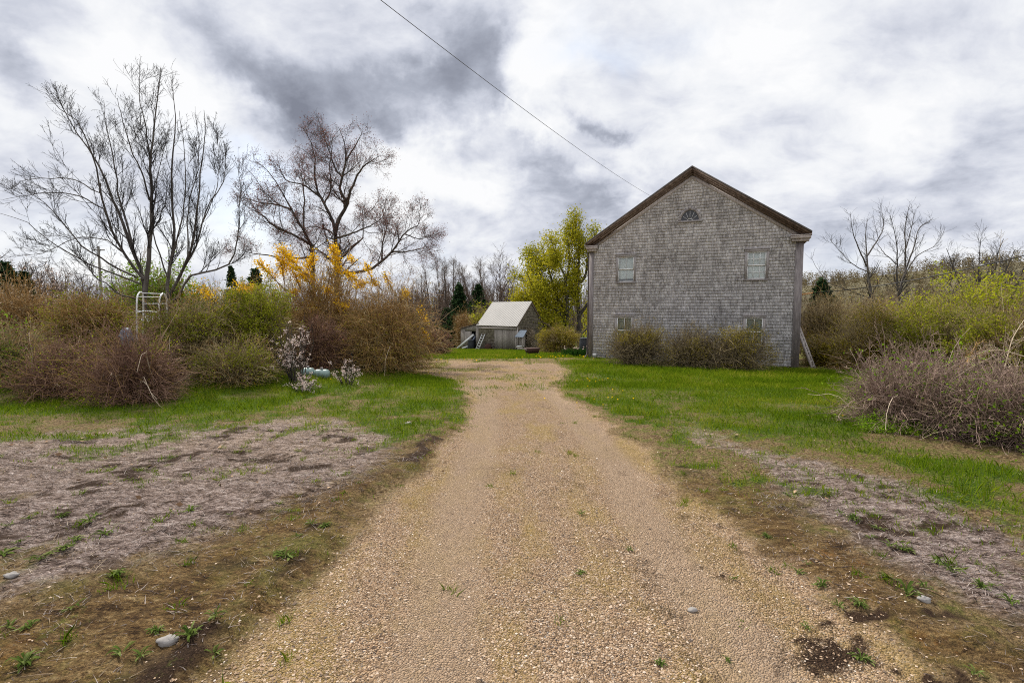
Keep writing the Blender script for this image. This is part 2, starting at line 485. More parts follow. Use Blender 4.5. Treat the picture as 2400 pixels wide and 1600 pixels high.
M['shingle'] = stripe_wood('weathered cedar shingle', [(0.05, (0.265, 0.248, 0.249)), (0.35, (0.477, 0.451, 0.456)), (0.65, (0.650, 0.623, 0.631)), (0.98, (0.848, 0.821, 0.832))], 0.4, 2.2, (6, 6, 1.3), .25, .45)
M['shingle_shed'] = stripe_wood('old shed shingle', [(0.05, (0.093, 0.076, 0.062)), (0.5, (0.197, 0.162, 0.135)), (0.95, (0.319, 0.270, 0.230))], 0.6, 3.0)
M['trim_brown'] = stripe_wood('brown cornice wood', [(0.1, (0.055, 0.036, 0.027)), (0.5, (0.125, 0.086, 0.064)), (0.9, (0.234, 0.172, 0.133))], 0.3, 5, (2, 2, 2))
M['trim_grey'] = stripe_wood('grey bare trim', [(0.1, (.24, .205, .187)), (0.5, (.40, .35, .325)), (0.9, (.56, .50, .47))], 0.3, 6, (3, 3, 1))
M['corner'] = stripe_wood('dark corner board', [(0.1, (.09, .077, .075)), (0.5, (.19, .165, .16)), (0.9, (.32, .285, .27))], 0.3, 5, (4, 4, .5))
M['casing'] = stripe_wood('window casing wood', [(0.1, (0.145, 0.128, 0.119)), (0.5, (0.264, 0.238, 0.225)), (0.9, (0.408, 0.374, 0.357))], 0.4, 6, (3, 3, 1))
M['sash'] = stripe_wood('pale painted sash', [(0.1, (.46, .45, .44)), (0.5, (.64, .63, .60)), (0.9, (.76, .75, .72))], 0.3, 8, (3, 3, 1))
M['roof'] = stripe_wood('brown grey roofing', [(0.1, (.05, .042, .04)), (0.5, (.10, .088, .08)), (0.9, (.17, .15, .14))], 0.4, 5, (3, 3, 3))
M['curtain'] = plain_mat('white curtain cloth', (.82, .84, .82), .9, 0, .08, 5)
M['lace'] = plain_mat('dim lace curtain', (.34, .38, .35), .9, 0, .45, 14)
M['dark'] = plain_mat('interior shade paint', (.012, .012, .013), .9, 0, .2)  # near-black colour painted in for the shade inside rooms and doorway
M['brickbase'] = plain_mat('old brick footing', (.22, .15, .12), .9, 0, .5, 14)
M['white_paint'] = plain_mat('chipped white paint', (.62, .62, .60), .5, 0, .25, 25)
M['metal_roof'] = None
M['shed_planks'] = stripe_wood('old shed planks', [(0.1, (.13, .11, .095)), (0.5, (.235, .205, .18)), (0.9, (.36, .32, .285))], 0.4, 3, (8, 8, .6))
M['planks'] = stripe_wood('weathered grey planks', [(0.1, (.24, .21, .19)), (0.5, (.40, .355, .32)), (0.9, (.56, .51, .47))], 0.4, 3, (8, 8, .6))
M['pipe'] = plain_mat('brown downpipe', (.075, .06, .058), .6, .2, .4, 10)
M['black'] = plain_mat('black plastic', (.016, .016, .018), .45, 0, .3)
M['navy'] = plain_mat('dark barrel plastic', (.02, .022, .03), .4, 0, .4)
M['rust'] = plain_mat('rusty iron', (.065, .03, .022), .85, .2, .5, 15)
M['cable'] = plain_mat('black cable', (.02, .02, .022), .6, 0, .1)
M['cable_grey'] = plain_mat('grey cable', (.09, .09, .095), .6, 0, .1)
M['orange_wood'] = plain_mat('orange timber arm', (.55, .27, .10), .7, 0, .2)
M['tank'] = plain_mat('pale green enamel', (.20, .27, .245), .5, .1, .35, 12)
M['tarp'] = plain_mat('blue grey sheet', (.13, .15, .19), .7, 0, .5, 10)
M['stone'] = plain_mat('pale stone', (.24, .22, .20), .9, 0, .3, 12)
M['pole'] = plain_mat('grey pole wood', (.22, .20, .18), .9, 0, .3, 3)
M['dryvine'] = bark_mat('dry vine', [(0.1, (.10, .075, .045)), (0.5, (.22, .17, .11)), (0.95, (.38, .31, .22))], 5, .7)


def corrugated(name, col, freq=11.0):
    m, nt, o = newmat(name)
    tc = nt.nodes.new('ShaderNodeTexCoord')
    n = noise(nt, tc.outputs['Object'], 0.9, 5, .6)
    n2 = noise(nt, tc.outputs['Object'], 9, 4, .7)
    c = ramp(nt, n.outputs[0], [(.3, tuple(q * .8 for q in col)), (.7, col)])
    c = mixc(nt, mth(nt, 'MULTIPLY_ADD', n2.outputs[0], 2.5, -1.35, True), c, (.2, .13, .09))
    b = nd(nt, 'ShaderNodeBsdfPrincipled', Roughness=.65, Metallic=.0)
    nt.links.new(c, b.inputs['Base Color']); nt.links.new(b.outputs[0], o.inputs[0])
    return m


M['metal_roof'] = corrugated('galvanised sheet', (.25, .235, .215))
M['blue_roof'] = corrugated('blue grey sheet metal', (.25, .29, .33))


def glass_mat():
    m, nt, o = newmat('old window glass')
    t = nd(nt, 'ShaderNodeBsdfTransparent'); t.inputs[0].default_value = (.86, .9, .88, 1)
    gl = nd(nt, 'ShaderNodeBsdfGlossy', Roughness=.04)
    fr = nd(nt, 'ShaderNodeFresnel', IOR=1.5)
    f = mth(nt, 'MULTIPLY_ADD', fr.outputs[0], 1.6, 0.04, True)
    mx = nd(nt, 'ShaderNodeMixShader')
    nt.links.new(f, mx.inputs[0]); nt.links.new(t.outputs[0], mx.inputs[1]); nt.links.new(gl.outputs[0], mx.inputs[2])
    nt.links.new(mx.outputs[0], o.inputs[0])
    return m


M['glass'] = glass_mat()
M['dim_glass'] = plain_mat('opaque dark glass', (.035, .035, .04), .25, 0, .3, 4, .35)  # opaque pane in one dark tone


def ground_mat():
    m, nt, o = newmat('yard ground')
    tc = nt.nodes.new('ShaderNodeTexCoord'); P = tc.outputs['Object']

    def attr(n):
        a = nt.nodes.new('ShaderNodeAttribute'); a.attribute_name = n; return a.outputs['Fac']
    fine = noise(nt, P, 34, 5, .7); mid = noise(nt, P, 7, 6, .65); low = noise(nt, P, 1.1, 4, .6); vf = noise(nt, P, 120, 3, .7)

    def con(n, k): return mth(nt, 'MULTIPLY_ADD', n.outputs[0], k, .5 - .5 * k, True)
    fineC, midC = con(fine, 1.9), con(mid, 1.7)
    mixn = mth(nt, 'ADD', mth(nt, 'MULTIPLY', mid.outputs[0], .55), mth(nt, 'MULTIPLY', fine.outputs[0], .45))

    def brk(a, k=0.9):   # break a soft mask up with fine noise
        s = mth(nt, 'SUBTRACT', mixn, 0.5)
        return mth(nt, 'MULTIPLY_ADD', mth(nt, 'ADD', a, mth(nt, 'MULTIPLY', s, k)), 2.2, -0.6, True)
    # gravel
    vo = nd(nt, 'ShaderNodeTexVoronoi', Scale=105.0); nt.links.new(P, vo.inputs['Vector'])
    vo2 = nd(nt, 'ShaderNodeTexVoronoi', Scale=52.0); nt.links.new(P, vo2.inputs['Vector'])
    sep = nd(nt, 'ShaderNodeSeparateColor'); nt.links.new(vo.outputs['Color'], sep.inputs[0])
    sep2 = nd(nt, 'ShaderNodeSeparateColor'); nt.links.new(vo2.outputs['Color'], sep2.inputs[0])
    st = ramp(nt, sep.outputs[0], [(0, (0.099, 0.068, 0.049)), (.22, (0.241, 0.156, 0.096)), (.5, (0.362, 0.231, 0.138)), (.78, (0.469, 0.320, 0.198)), (.94, (0.625, 0.469, 0.333)), (1, (0.270, 0.252, 0.243))])
    st2 = ramp(nt, sep2.outputs[0], [(0, (0.114, 0.095, 0.083)), (.4, (0.312, 0.211, 0.128)), (.85, (0.469, 0.340, 0.230)), (1, (0.710, 0.585, 0.461))])
    big = mth(nt, 'LESS_THAN', vo2.outputs['Distance'], 0.34)
    bigsel = mth(nt, 'MULTIPLY', big, mth(nt, 'GREATER_THAN', sep2.outputs[1], 0.72))
    grav = mixc(nt, bigsel, st, st2)
    mp2 = nd(nt, 'ShaderNodeMapping'); mp2.inputs['Scale'].default_value = (1.0, .35, 1); nt.links.new(P, mp2.inputs[0])
    trk = noise(nt, mp2.outputs[0], 2.2, 6, .62)
    mossf = mth(nt, 'MULTIPLY_ADD', mth(nt, 'ADD', mixn, con(trk, 2.0)), 2.6, -2.35, True)
    grav = mixc(nt, mth(nt, 'MULTIPLY', mossf, .5), grav, (.36, .25, .06))
    gd = mth(nt, 'MULTIPLY_ADD', mth(nt, 'ADD', mixn, con(low, 1.6)), -3.4, 2.95, True)
    grav = mixc(nt, mth(nt, 'MULTIPLY', gd, .6), grav, (.13, .082, .048))
    rt = brk(attr('rut'), .8)
    pk = ramp(nt, vf.outputs[0], [(.3, (.27, .185, .115)), (.55, (.41, .295, .20)), (.75, (.52, .40, .29))])
    crown = mth(nt, 'MULTIPLY', mth(nt, 'SUBTRACT', 1.0, rt), mth(nt, 'MULTIPLY_ADD', mixn, 3.2, -1.35, True))
    grav = mixc(nt, mth(nt, 'MULTIPLY', crown, .34), grav, (.17, .115, .05))
    grav = mixc(nt, mth(nt, 'MULTIPLY', rt, .62), grav, pk)
    # turf kinds
    soil = ramp(nt, fineC, [(.28, (.07, .042, .02)), (.5, (.19, .128, .06)), (.75, (.31, .225, .125))])
    soil = mixc(nt, mth(nt, 'MULTIPLY_ADD', mid.outputs[0], 4, -1.9, True), soil, (.12, .14, .025))
    mp3 = nd(nt, 'ShaderNodeMapping'); mp3.inputs['Scale'].default_value = (.8, 1.9, 1); mp3.inputs['Rotation'].default_value = (0, 0, .25); nt.links.new(P, mp3.inputs[0])
    strk = noise(nt, mp3.outputs[0], 6.5, 7, .68, .6); strf = noise(nt, mp3.outputs[0], 26, 5, .7, .8)
    dead = ramp(nt, mth(nt, 'ADD', mth(nt, 'MULTIPLY', con(strk, 2.0), .5), mth(nt, 'MULTIPLY', con(strf, 2.2), .5)), [(.24, (.022, .014, .011)), (.40, (.11, .075, .061)), (.53, (.26, .195, .168)), (.76, (.50, .42, .385))])
    sxyz = nd(nt, 'ShaderNodeSeparateXYZ'); nt.links.new(P, sxyz.inputs[0])
    tanf = mth(nt, 'MULTIPLY', mth(nt, 'MULTIPLY_ADD', sxyz.outputs[1], .30, -1.15, True), mth(nt, 'MULTIPLY_ADD', low.outputs[0], 2.5, -.5, True))
    dead = mixc(nt, mth(nt, 'MULTIPLY', tanf, .75), dead, mixc(nt, .45, dead, (.52, .385, .25)))
    moss = ramp(nt, mth(nt, 'ADD', mth(nt, 'MULTIPLY', con(strf, 2.2), .5), mth(nt, 'MULTIPLY', con(strk, 2.0), .5)), [(.24, (.020, .011, .006)), (.42, (.088, .049, .019)), (.58, (.185, .115, .046)), (.84, (.34, .245, .125))])
    mg = mth(nt, 'MULTIPLY_ADD', mth(nt, 'ADD', low.outputs[0], mixn), 4, -3.9, True)
    moss = mixc(nt, mth(nt, 'MULTIPLY', mg, .7), moss, (.15, .15, .035))
    og = mth(nt, 'MULTIPLY_ADD', mth(nt, 'ADD', noise(nt, P, 1.7, 5).outputs[0], mixn), 5, -5.35, True)
    moss = mixc(nt, mth(nt, 'MULTIPLY', og, .6), moss, (.20, .085, .018))
    green = ramp(nt, fineC, [(.28, (.022, .050, .004)), (.5, (.062, .112, .008)), (.75, (.15, .19, .02))])
    green = mixc(nt, mth(nt, 'MULTIPLY_ADD', mth(nt, 'ADD', noise(nt, P, .8, 4).outputs[0], mixn), 3.4, -3.5, True), green, (.23, .20, .055))
    litter = ramp(nt, fineC, [(.3, (.06, .036, .02)), (.55, (.16, .10, .058)), (.75, (.30, .19, .12))])
    dark = ramp(nt, vf.outputs[0], [(.3, (.018, .010, .006)), (.55, (.05, .028, .016)), (.75, (.14, .09, .055))])
    gr1 = noise(nt, P, 150, 3, .75); gr2 = noise(nt, P, 62, 4, .7)
    grain = mth(nt, 'ADD', mth(nt, 'MULTIPLY', con(gr1, 3.0), .5), mth(nt, 'MULTIPLY', con(gr2, 2.8), .5))
    gmul = ramp(nt, grain, [(.1, (.30, .28, .26)), (.45, (.95, .95, .95)), (.9, (1.75, 1.7, 1.62))])
    c = soil
    c = mixc(nt, brk(attr('dead'), 1.7), c, dead)
    c = mixc(nt, brk(attr('moss'), 1.7), c, moss)
    c = mixc(nt, brk(attr('litter'), 1.5), c, litter)
    c = mixc(nt, 1.0, c, gmul, 'MULTIPLY')
    c = mixc(nt, brk(attr('drive'), 1.5), c, grav)
    c = mixc(nt, brk(attr('dark'), 2.2), c, dark)
    c = mixc(nt, brk(attr('green'), 2.0), c, green)
    b = nd(nt, 'ShaderNodeBsdfPrincipled', Roughness=.95)
    b.inputs['Specular IOR Level'].default_value = .1
    nt.links.new(c, b.inputs['Base Color'])
    # relief
    h1 = mth(nt, 'MULTIPLY', mth(nt, 'MULTIPLY', vo.outputs['Distance'], -0.75), attr('drive'))
    h2 = mth(nt, 'MULTIPLY', mth(nt, 'ADD', mth(nt, 'ADD', fine.outputs[0], mth(nt, 'MULTIPLY', grain, .45)), mth(nt, 'MULTIPLY', mid.outputs[0], 2.2)), mth(nt, 'MULTIPLY_ADD', attr('drive'), -.75, 1.0))
    bp = nd(nt, 'ShaderNodeBump', Strength=1.0, Distance=.04)
    nt.links.new(mth(nt, 'ADD', h1, h2), bp.inputs['Height']); nt.links.new(bp.outputs[0], b.inputs['Normal'])
    nt.links.new(b.outputs[0], o.inputs[0])
    return m


M['ground'] = ground_mat()

# ------------------------------------------------------------------ ground and driveway
def spaced(parts):
    out = [parts[0][0]]
    for a, b, s, gr in parts:
        x = a; st = s
        while x < b - 1e-6:
            x = min(b, x + st); st *= gr; out.append(x)
    return np.array(out)


xp = spaced([(0, 6, .055, 1.0), (6, 20, .1, 1.0), (20, 700, .12, 1.09)])
xs = np.concatenate([-xp[:0:-1], xp])
ys = np.concatenate([-spaced([(4, 300, .3, 1.35)])[::-1], spaced([(-4, .6, .2, 1.0)])[1:-1], spaced([(.6, 9, .045, 1.0), (9, 28, .09, 1.0), (28, 900, .12, 1.08)])])
X, Y = np.meshgrid(xs, ys)
zz = zones(X.ravel(), Y.ravel())
Z = ground_z(X.ravel(), Y.ravel(), zz)
V = np.stack([X.ravel(), Y.ravel(), Z], 1); RUT = ruts(X.ravel(), Y.ravel())
nx, ny = len(xs), len(ys)
ii = np.arange(nx * ny).reshape(ny, nx)
FQ = np.stack([ii[:-1, :-1], ii[:-1, 1:], ii[1:, 1:], ii[1:, :-1]], -1).reshape(-1, 4)
isd = zz[0][FQ].mean(1) > 0.5


def sub_ground(name, faces, label):
    used, inv = np.unique(faces, return_inverse=True)
    go = Geo(); go.add(V[used], inv.reshape(-1, 4))
    ob = go.build(name, M['ground'], smooth=True)
    for nme, arr in zip(('drive', 'green', 'dead', 'moss', 'litter', 'dark', 'rut'), (*zz, RUT)):
        a = ob.data.attributes.new(nme, 'FLOAT', 'POINT'); a.data.foreach_set('value', arr[used].astype(np.float32))
    ob['kind'] = 'structure'; ob['label'] = label
    return ob


sub_ground('ground', FQ[~isd], 'mossy yard ground with worn turf')
sub_ground('driveway', FQ[isd], 'gravel driveway running past the house')


def scatter(n, x0, x1, y0, y1, w):
    x = rng.uniform(x0, x1, n); y = rng.uniform(y0, y1, n)
    z = zones(x, y); k = rng.random(n) < w(x, y, z)
    x, y = x[k], y[k]; z = [q[k] for q in z]
    return x, y, ground_z(x, y, z), z


def blades(x, y, z, h, w, lean, rngl=rng):
    n = len(x); b = np.stack([x, y, z - 0.01], 1)
    an = rngl.uniform(0, 2 * np.pi, n); s = np.stack([np.cos(an), np.sin(an), 0 * an], 1) * w[:, None] / 2
    l2 = rngl.uniform(0, 2 * np.pi, n); ln = np.stack([np.cos(l2), np.sin(l2), 0 * l2], 1) * (h * lean * rngl.random(n))[:, None]
    tip = b + ln + np.stack([0 * h, 0 * h, h], 1)
    md = b + ln * .35 + np.stack([0 * h, 0 * h, h * .55], 1)
    v = np.stack([b - s, b + s, md + s * .8, tip, md - s * .8], 1).reshape(-1, 3)
    return v, np.arange(n * 5).reshape(n, 5)


HOUSE_POLY = None


def lawn():
    G = Geo()
    for (n, x0, x1, y0, y1, hs, wd) in ((420000, -13, 13, 3.2, 14, 1.0, .007), (420000, -14, 19, 12, 24, 1.25, .011), (160000, -12, 8, 22, 48, 1.6, .022)):
        x, y, z, q = scatter(n, x0, x1, y0, y1, lambda x, y, z: z[1] * (0.35 + .65 * fbm(x * 1.5, y * 1.5, 3, 5)))
        h = (0.035 + 0.085 * rng.random(len(x)) * (0.4 + 1.1 * fbm(x * .9, y * .9, 3, 44))) * hs
        h = h * np.clip(0.35 + q[1], .3, 1.2)
        G.add(*blades(x, y, z, h, np.full(len(x), wd), .9))
    x, y, z, q = scatter(5200, -8, 9, 1.8, 11, lambda x, y, z: np.clip(.25 * z[2] + .35 * z[3] + .05 * z[0] + .5 * z[1], 0, 1) * sstep(.4, .62, fbm(x * 1.7, y * 1.7, 4, 211)))
    k = 26; xx = np.repeat(x, k) + rng.normal(0, .022, len(x) * k); yy = np.repeat(y, k) + rng.normal(0, .022, len(x) * k)
    G.add(*blades(xx, yy, np.repeat(z, k), np.repeat(.02 + .035 * rng.random(len(x)), k) * (.5 + rng.random(len(xx))), np.full(len(xx), .004), 1.6))
    o = G.build('grass', M['grass'])
    tag(o, 'fresh green grass growing over the lawns', 'grass', kind='stuff')
    G = Geo()
    x, y, z, q = scatter(420000, -8, 10, 1.6, 12, lambda x, y, z: np.clip(z[2] * .9 + z[3] * .35, 0, 1) * (1 - z[0]) * (1 - z[1]) * (.3 + .7 * sstep(.35, .6, fbm(x * 4, y * 4, 3, 71))))
    h = .012 + .022 * rng.random(len(x))
    G.add(*blades(x, y, z, h, np.full(len(x), .0045), 3.4))
    o = G.build('dead_grass', M['deadgrass'])
    tag(o, 'matted grey dead grass on the bare ground', 'dead grass', kind='stuff')


    G = Geo()
    x, y, z, q = scatter(150000, -8, 10, 1.5, 12, lambda x, y, z: np.clip(z[3] * .8 + z[2] * .5 + .25 * z[1], 0, 1) * (1 - z[0]) * (.15 + .85 * sstep(.42, .65, fbm(x * 3, y * 3, 4, 171))))
    h = .010 + .016 * rng.random(len(x))
    G.add(*blades(x, y, z, h, np.full(len(x), .0038), 7.0))
    tag(G.build('straw', M['straw']), 'dry straw lying over moss and dead grass', 'straw', kind='stuff')
    G = Geo()
    x, y, z, q = scatter(42000, -14, 12, 4, 18, lambda x, y, z: z[4] * .9 + .05 * z[2])
    G.add(*quads(np.stack([x, y, z + .02], 1), .05 * (.5 + rng.random(len(x))), .85, .6))
    tag(G.build('leaf_litter', leaf_mat('fallen leaves', [(0, (.08, .045, .025)), (.5, (.24, .15, .09)), (1, (.45, .32, .21))], .2)), 'brown fallen leaves under the left shrubs', 'fallen leaves', kind='stuff')


lawn()


def gravel():
    n = 150000
    y = 1.7 + 5.5 * rng.random(n) ** 1.6; x = rng.uniform(-1, 1, n) * (y * 1.15 + .4)
    z = zones(x, y); k = rng.random(n) < np.maximum(z[0] * (1 - .6 * z[1]), .035) * (.3 + .7 * sstep(.35, .65, fbm(x * 2, y * 1.2, 4, 19))) * (1 - .75 * ruts(x, y))
    x, y = x[k], y[k]; zz_ = ground_z(x, y, [q[k] for q in z]); n = len(x)
    s = .0025 + .0055 * rng.random(n) ** 2.4 + (rng.random(n) < .010) * .006
    dirs = np.array([[1, 0, 0], [0, 1, 0], [-1, 0, 0], [0, -1, 0], [0, 0, 1], [0, 0, -1]], float)
    sc = s[:, None] * (.7 + .6 * rng.random((n, 3))) * np.array([1, 1, .65])
    an = rng.uniform(0, 6.28, n); ca, sa = np.cos(an)[:, None], np.sin(an)[:, None]
    loc = dirs[None] * sc[:, None, :] * (.85 + .3 * rng.random((n, 6, 1)))
    rx = loc[..., 0] * ca - loc[..., 1] * sa; ry = loc[..., 0] * sa + loc[..., 1] * ca
    v = np.stack([rx + x[:, None], ry + y[:, None], loc[..., 2] + (zz_ + s * .25)[:, None]], -1).reshape(-1, 3)
    f = np.array([[0, 1, 4], [1, 2, 4], [2, 3, 4], [3, 0, 4]])
    f = (f[None] + np.arange(n)[:, None, None] * 6).reshape(-1, 3)
    G = Geo(); G.add(v, f)
    m = leaf_mat('loose pebbles', [(0, (.08, .065, .055)), (.3, (.25, .17, .11)), (.7, (.36, .255, .17)), (.94, (.46, .36, .27)), (1, (.56, .48, .40))], 0)
    tag(G.build('gravel', m), 'loose gravel stones lying on the driveway', 'gravel', kind='stuff')


gravel()

# ------------------------------------------------------------------ the house
PL = at(1381, 841, 22.5); PR = at(1868, 868, 19.0)
base_z = float(g0(PL[0], PL[1])) - 0.02
U = np.array([PR[0] - PL[0], PR[1] - PL[1], 0]); HW = float(np.linalg.norm(U)); U /= HW
NV = np.array([-U[1], U[0], 0])            # inward
HO = np.array([PL[0], PL[1], base_z])


def hpix(px, py, yo=0.0, O=HO, u=U, nv=NV):
    r = ray(px, py); o = np.array([0, 0, CAMH]) - (O + nv * yo)
    t = -np.dot(o, nv) / np.dot(r, nv)
    p = o + r * t
    return float(np.dot(p, u)), float(p[2])


def c1(x, y, yo=0.0): return hpix(1340 + x / 2.903, 360 + y / 2.903, yo)


house = thing('shingled_house', 'tall two storey house with grey weathered shingles and a brown gable cornice', 'house', HO, math.atan2(U[1], U[0]))
RO = -0.34                                              # roof overhang towards the camera
tipL = c1(92, 618, RO); tipR = c1(1636, 541, RO); apex = c1(820, 93, RO)
eaveZ = 0.5 * (tipL[1] + tipR[1]); tipL = (tipL[0], eaveZ + .02); tipR = (tipR[0], eaveZ)
HD = 11.0
sl = (apex[1] - tipL[1]) / (apex[0] - tipL[0]); sr = (apex[1] - tipR[1]) / (tipR[0] - apex[0])


def roofz(x): return np.where(x < apex[0], tipL[1] + (x - tipL[0]) * sl, tipR[1] + (tipR[0] - x) * sr)


wins = {}
for k, (a, b, c, d) in {'ul': (305, 690, 436, 876), 'ur': (1180, 653, 1336, 857), 'll': (296, 1099, 421, 1290), 'lr': (1168, 1103, 1312, 1305)}.items():
    x0, z1 = c1(a, b); x1, z0 = c1(c, d)
    zt = c1((a + c) / 2, b)[1]; zb = c1((a + c) / 2, d)[1]
    wins[k] = (x0, x1, zb, zt)
fx0 = c1(726, 460)[0]; fx1 = c1(884, 460)[0]; fz0 = c1(803, 462)[1]; fz1 = c1(803, 372)[1]
wallTop = min(float(roofz(0.0)), float(roofz(HW))) - 0.12


def shingle_rows(G, x0, x1, z0, ztop, ytrans, holes=(), expo=.127, seed=1, wmin=.05, wmax=.15):
    r = np.random.default_rng(seed)
    nrow = int((ztop(np.linspace(x0, x1, 200)).max() - z0) / expo) + 1
    XA, XB, ZB, YB, HH = [], [], [], [], []
    for i in range(nrow):
        w = r.uniform(wmin, wmax, int((x1 - x0) / wmin) + 2); e = x0 - r.random() * .1 + np.concatenate([[0], np.cumsum(w)])
        e = e[e < x1 + .05]; a = np.clip(e[:-1], x0, x1); b = np.clip(e[1:] - r.uniform(.001, .007, len(e) - 1), x0, x1)
        k = b - a > .012; a, b = a[k], b[k]
        m = (a + b) / 2
        zb = z0 + i * expo + .014 * (vnoise(m * .35, np.full(len(m), i * .05), 3) - .5) * 2 + r.normal(0, .0025, len(m))
        k = zb + expo * .6 < ztop(m)
        for (hx0, hx1, hz0, hz1) in holes:
            k &= ~((m > hx0) & (m < hx1) & (zb + expo * .6 > hz0) & (zb + .02 < hz1))
        XA.append(a[k]); XB.append(b[k]); ZB.append(zb[k]); YB.append(-.040 - .010 * r.random(k.sum())); HH.append(np.full(k.sum(), expo * 1.25))
    a, b, z, y, h = map(np.concatenate, (XA, XB, ZB, YB, HH)); n = len(a)
    sk = r.normal(0, .003, n)
    zt = np.minimum(z + h, ztop((a + b) / 2))
    v = np.stack([np.stack([a, y, z + sk], 1), np.stack([b, y, z - sk], 1), np.stack([b, y * .1, zt], 1), np.stack([a, y * .1, zt], 1),
                  np.stack([a, 0 * a, z + sk], 1), np.stack([b, 0 * a, z - sk], 1), np.stack([b, 0 * a, zt], 1), np.stack([a, 0 * a, zt], 1)], 1)
    v = ytrans(v.reshape(-1, 3))
    f = np.array([[0, 1, 2, 3], [4, 5, 1, 0], [4, 0, 3, 7], [1, 5, 6, 2]])
    G.add(v, (f[None] + np.arange(n)[:, None, None] * 8).reshape(-1, 4))


def wall_with_holes(G, x0, x1, z0, z1, holes, y=0.0):
    xc = sorted({x0, x1, *[h[0] for h in holes], *[h[1] for h in holes]}); zc = sorted({z0, z1, *[h[2] for h in holes], *[h[3] for h in holes]})
    for i in range(len(xc) - 1):
        for j in range(len(zc) - 1):
            mx, mz = (xc[i] + xc[i + 1]) / 2, (zc[j] + zc[j + 1]) / 2
            if any(h[0] < mx < h[1] and h[2] < mz < h[3] for h in holes): continue
            G.add([[xc[i], y, zc[j]], [xc[i + 1], y, zc[j]], [xc[i + 1], y, zc[j + 1]], [xc[i], y, zc[j + 1]]], [[0, 1, 2, 3]])


H = Geo()
hl = list(wins.values())
fanhole = (fx0 + .1, fx1 - .1, fz0 + .05, fz1 - .05)
wall_with_holes(H, 0, HW, 0.05, wallTop, hl)
H.add([[0, 0, wallTop], [HW, 0, wallTop], [HW, 0, float(roofz(HW)) - .05], [apex[0], 0, apex[1] - .1], [0, 0, float(roofz(0)) - .05]], [[0, 1, 2, 3, 4]])
for xx in (0.0, HW):
    H.add([[xx, 0, .05], [xx, HD, .05], [xx, HD, wallTop + .05], [xx, 0, wallTop + .05]], [[0, 1, 2, 3]])
H.add([[0, HD, .05], [HW, HD, .05], [HW, HD, float(roofz(HW)) - .05], [apex[0], HD, apex[1] - .1], [0, HD, float(roofz(0)) - .05]], [[4, 3, 2, 1, 0]])
shingle_rows(H, .0, HW, .06, lambda x: roofz(x) - .30, lambda v: v, [(a + .02, b - .02, c + .02, d - .02) for a, b, c, d in hl] + [fanhole], seed=3)
shingle_rows(H, 0, HD, .06, lambda x: np.full(np.shape(x), wallTop), lambda v: np.stack([v[:, 1], HD - v[:, 0], v[:, 2]], 1), seed=4)
shingle_rows(H, 0, HD, .06, lambda x: np.full(np.shape(x), wallTop), lambda v: np.stack([HW - v[:, 1], v[:, 0], v[:, 2]], 1), seed=5)
H.build('wall', M['shingle'], house)
B = Geo(); B.box(.04, HW - .04, .03, HD - .04, -.9, .055); B.build('foundation', M['brickbase'], house)

# roof
G = Geo()
th = .07
for (ax, az, bx, bz) in ((tipL[0], tipL[1], apex[0], apex[1]), (apex[0], apex[1], tipR[0], tipR[1])):
    y0, y1 = RO - .03, HD + .3
    G.prism([[ax, 0, az], [bx, 0, bz], [bx, 0, bz + th], [ax, 0, az + th]], [0, y0, 0], [0, y1, 0])
G.build('roof', M['roof'], house)


def rake(name, mat, off0, off1, y0, y1, dx=0.0):
    """board that follows both slopes, from off0 to off1 below the roof underside"""
    g = Geo()
    for s in (-1, 1):
        ax, az = (tipL if s < 0 else tipR)
        ax += -s * dx
        az = az + (sl if s < 0 else sr) * dx
        p = [[ax, 0, az - off0], [apex[0], 0, apex[1] - off0], [apex[0], 0, apex[1] - off1], [ax, 0, az - off1]]
        g.prism(p, [0, y0, 0], [0, y1, 0])
    return g.build(name, mat, house)


rake('rake_molding', M['trim_brown'], .003, .09, RO, .0)
rake('rake_soffit', M['trim_brown'], .093, .15, RO + .07, .0, .04)
rake('rake_fascia', M['trim_brown'], .153, .235, RO + .17, .0, .10)
rake('frieze_board', M['trim_grey'], .238, .40, -.055, .0, .34)
# cornice returns
for (xa, xb) in ((tipL[0] + .02, .38), (HW - .42, tipR[0] - .02)):
    g = Geo(); zt = eaveZ - .02
    g.box(xa, xb, RO + .02, -.045, zt - .17, zt - .06)
    g.box(xa + .05, xb - .05, RO + .09, -.046, zt - .27, zt - .173)
    g.box(xa - .01, xb + .01, RO - .01, -.044, zt - .057, zt - .03)
    g.build('cornice_return', M['trim_grey'], house)
for s in (0, 1):   # eaves down the sides
    g = Geo()
    xa, xb = ((tipL[0] + .02, 0) if s == 0 else (HW, tipR[0] - .02))
    g.box(xa, xb, .04, HD, eaveZ - .19, eaveZ - .045); g.build('eave_cornice', M['trim_brown'], house)
for (xa, xb) in ((-.035, .17), (HW - .22, HW + .05)):
    g = Geo(); g.box(xa, xb, -.06, -.028, -.02, eaveZ - .26)
    if xa < 0: g.box(xa - .003, .02, -.028, .16, -.02, eaveZ - .26)
    else: g.box(HW - .02, xb + .003, -.028, .16, -.02, eaveZ - .26)
    g.build('corner_board', M['corner'], house)
# downpipe on the near left corner
g = Geo()
zt = eaveZ - .3
pts = smooth_path([[-.20, .15, zt], [-.10, .10, zt - .3], [-.085, .03, zt - .6], [-.085, .03, 1.5], [-.085, .0, 1.1], [-.1, -.03, .25], [-.16, -.16, .08]], 26)
g.tube(pts, np.full(26, .038), 8)
for z in (2.35, 1.35, 3.9): g.tube([[-.085, .03, z - .05], [-.085, .03, z + .05]], [.055, .055], 8)
g.build('downpipe', M['pipe'], house, smooth=False)
vx, vz = hpix(1393, 831); g = Geo(); g.box(vx - .12, vx + .1, -.055, -.03, vz - .07, vz + .07); g.build('vent_cover', M['sash'], house)


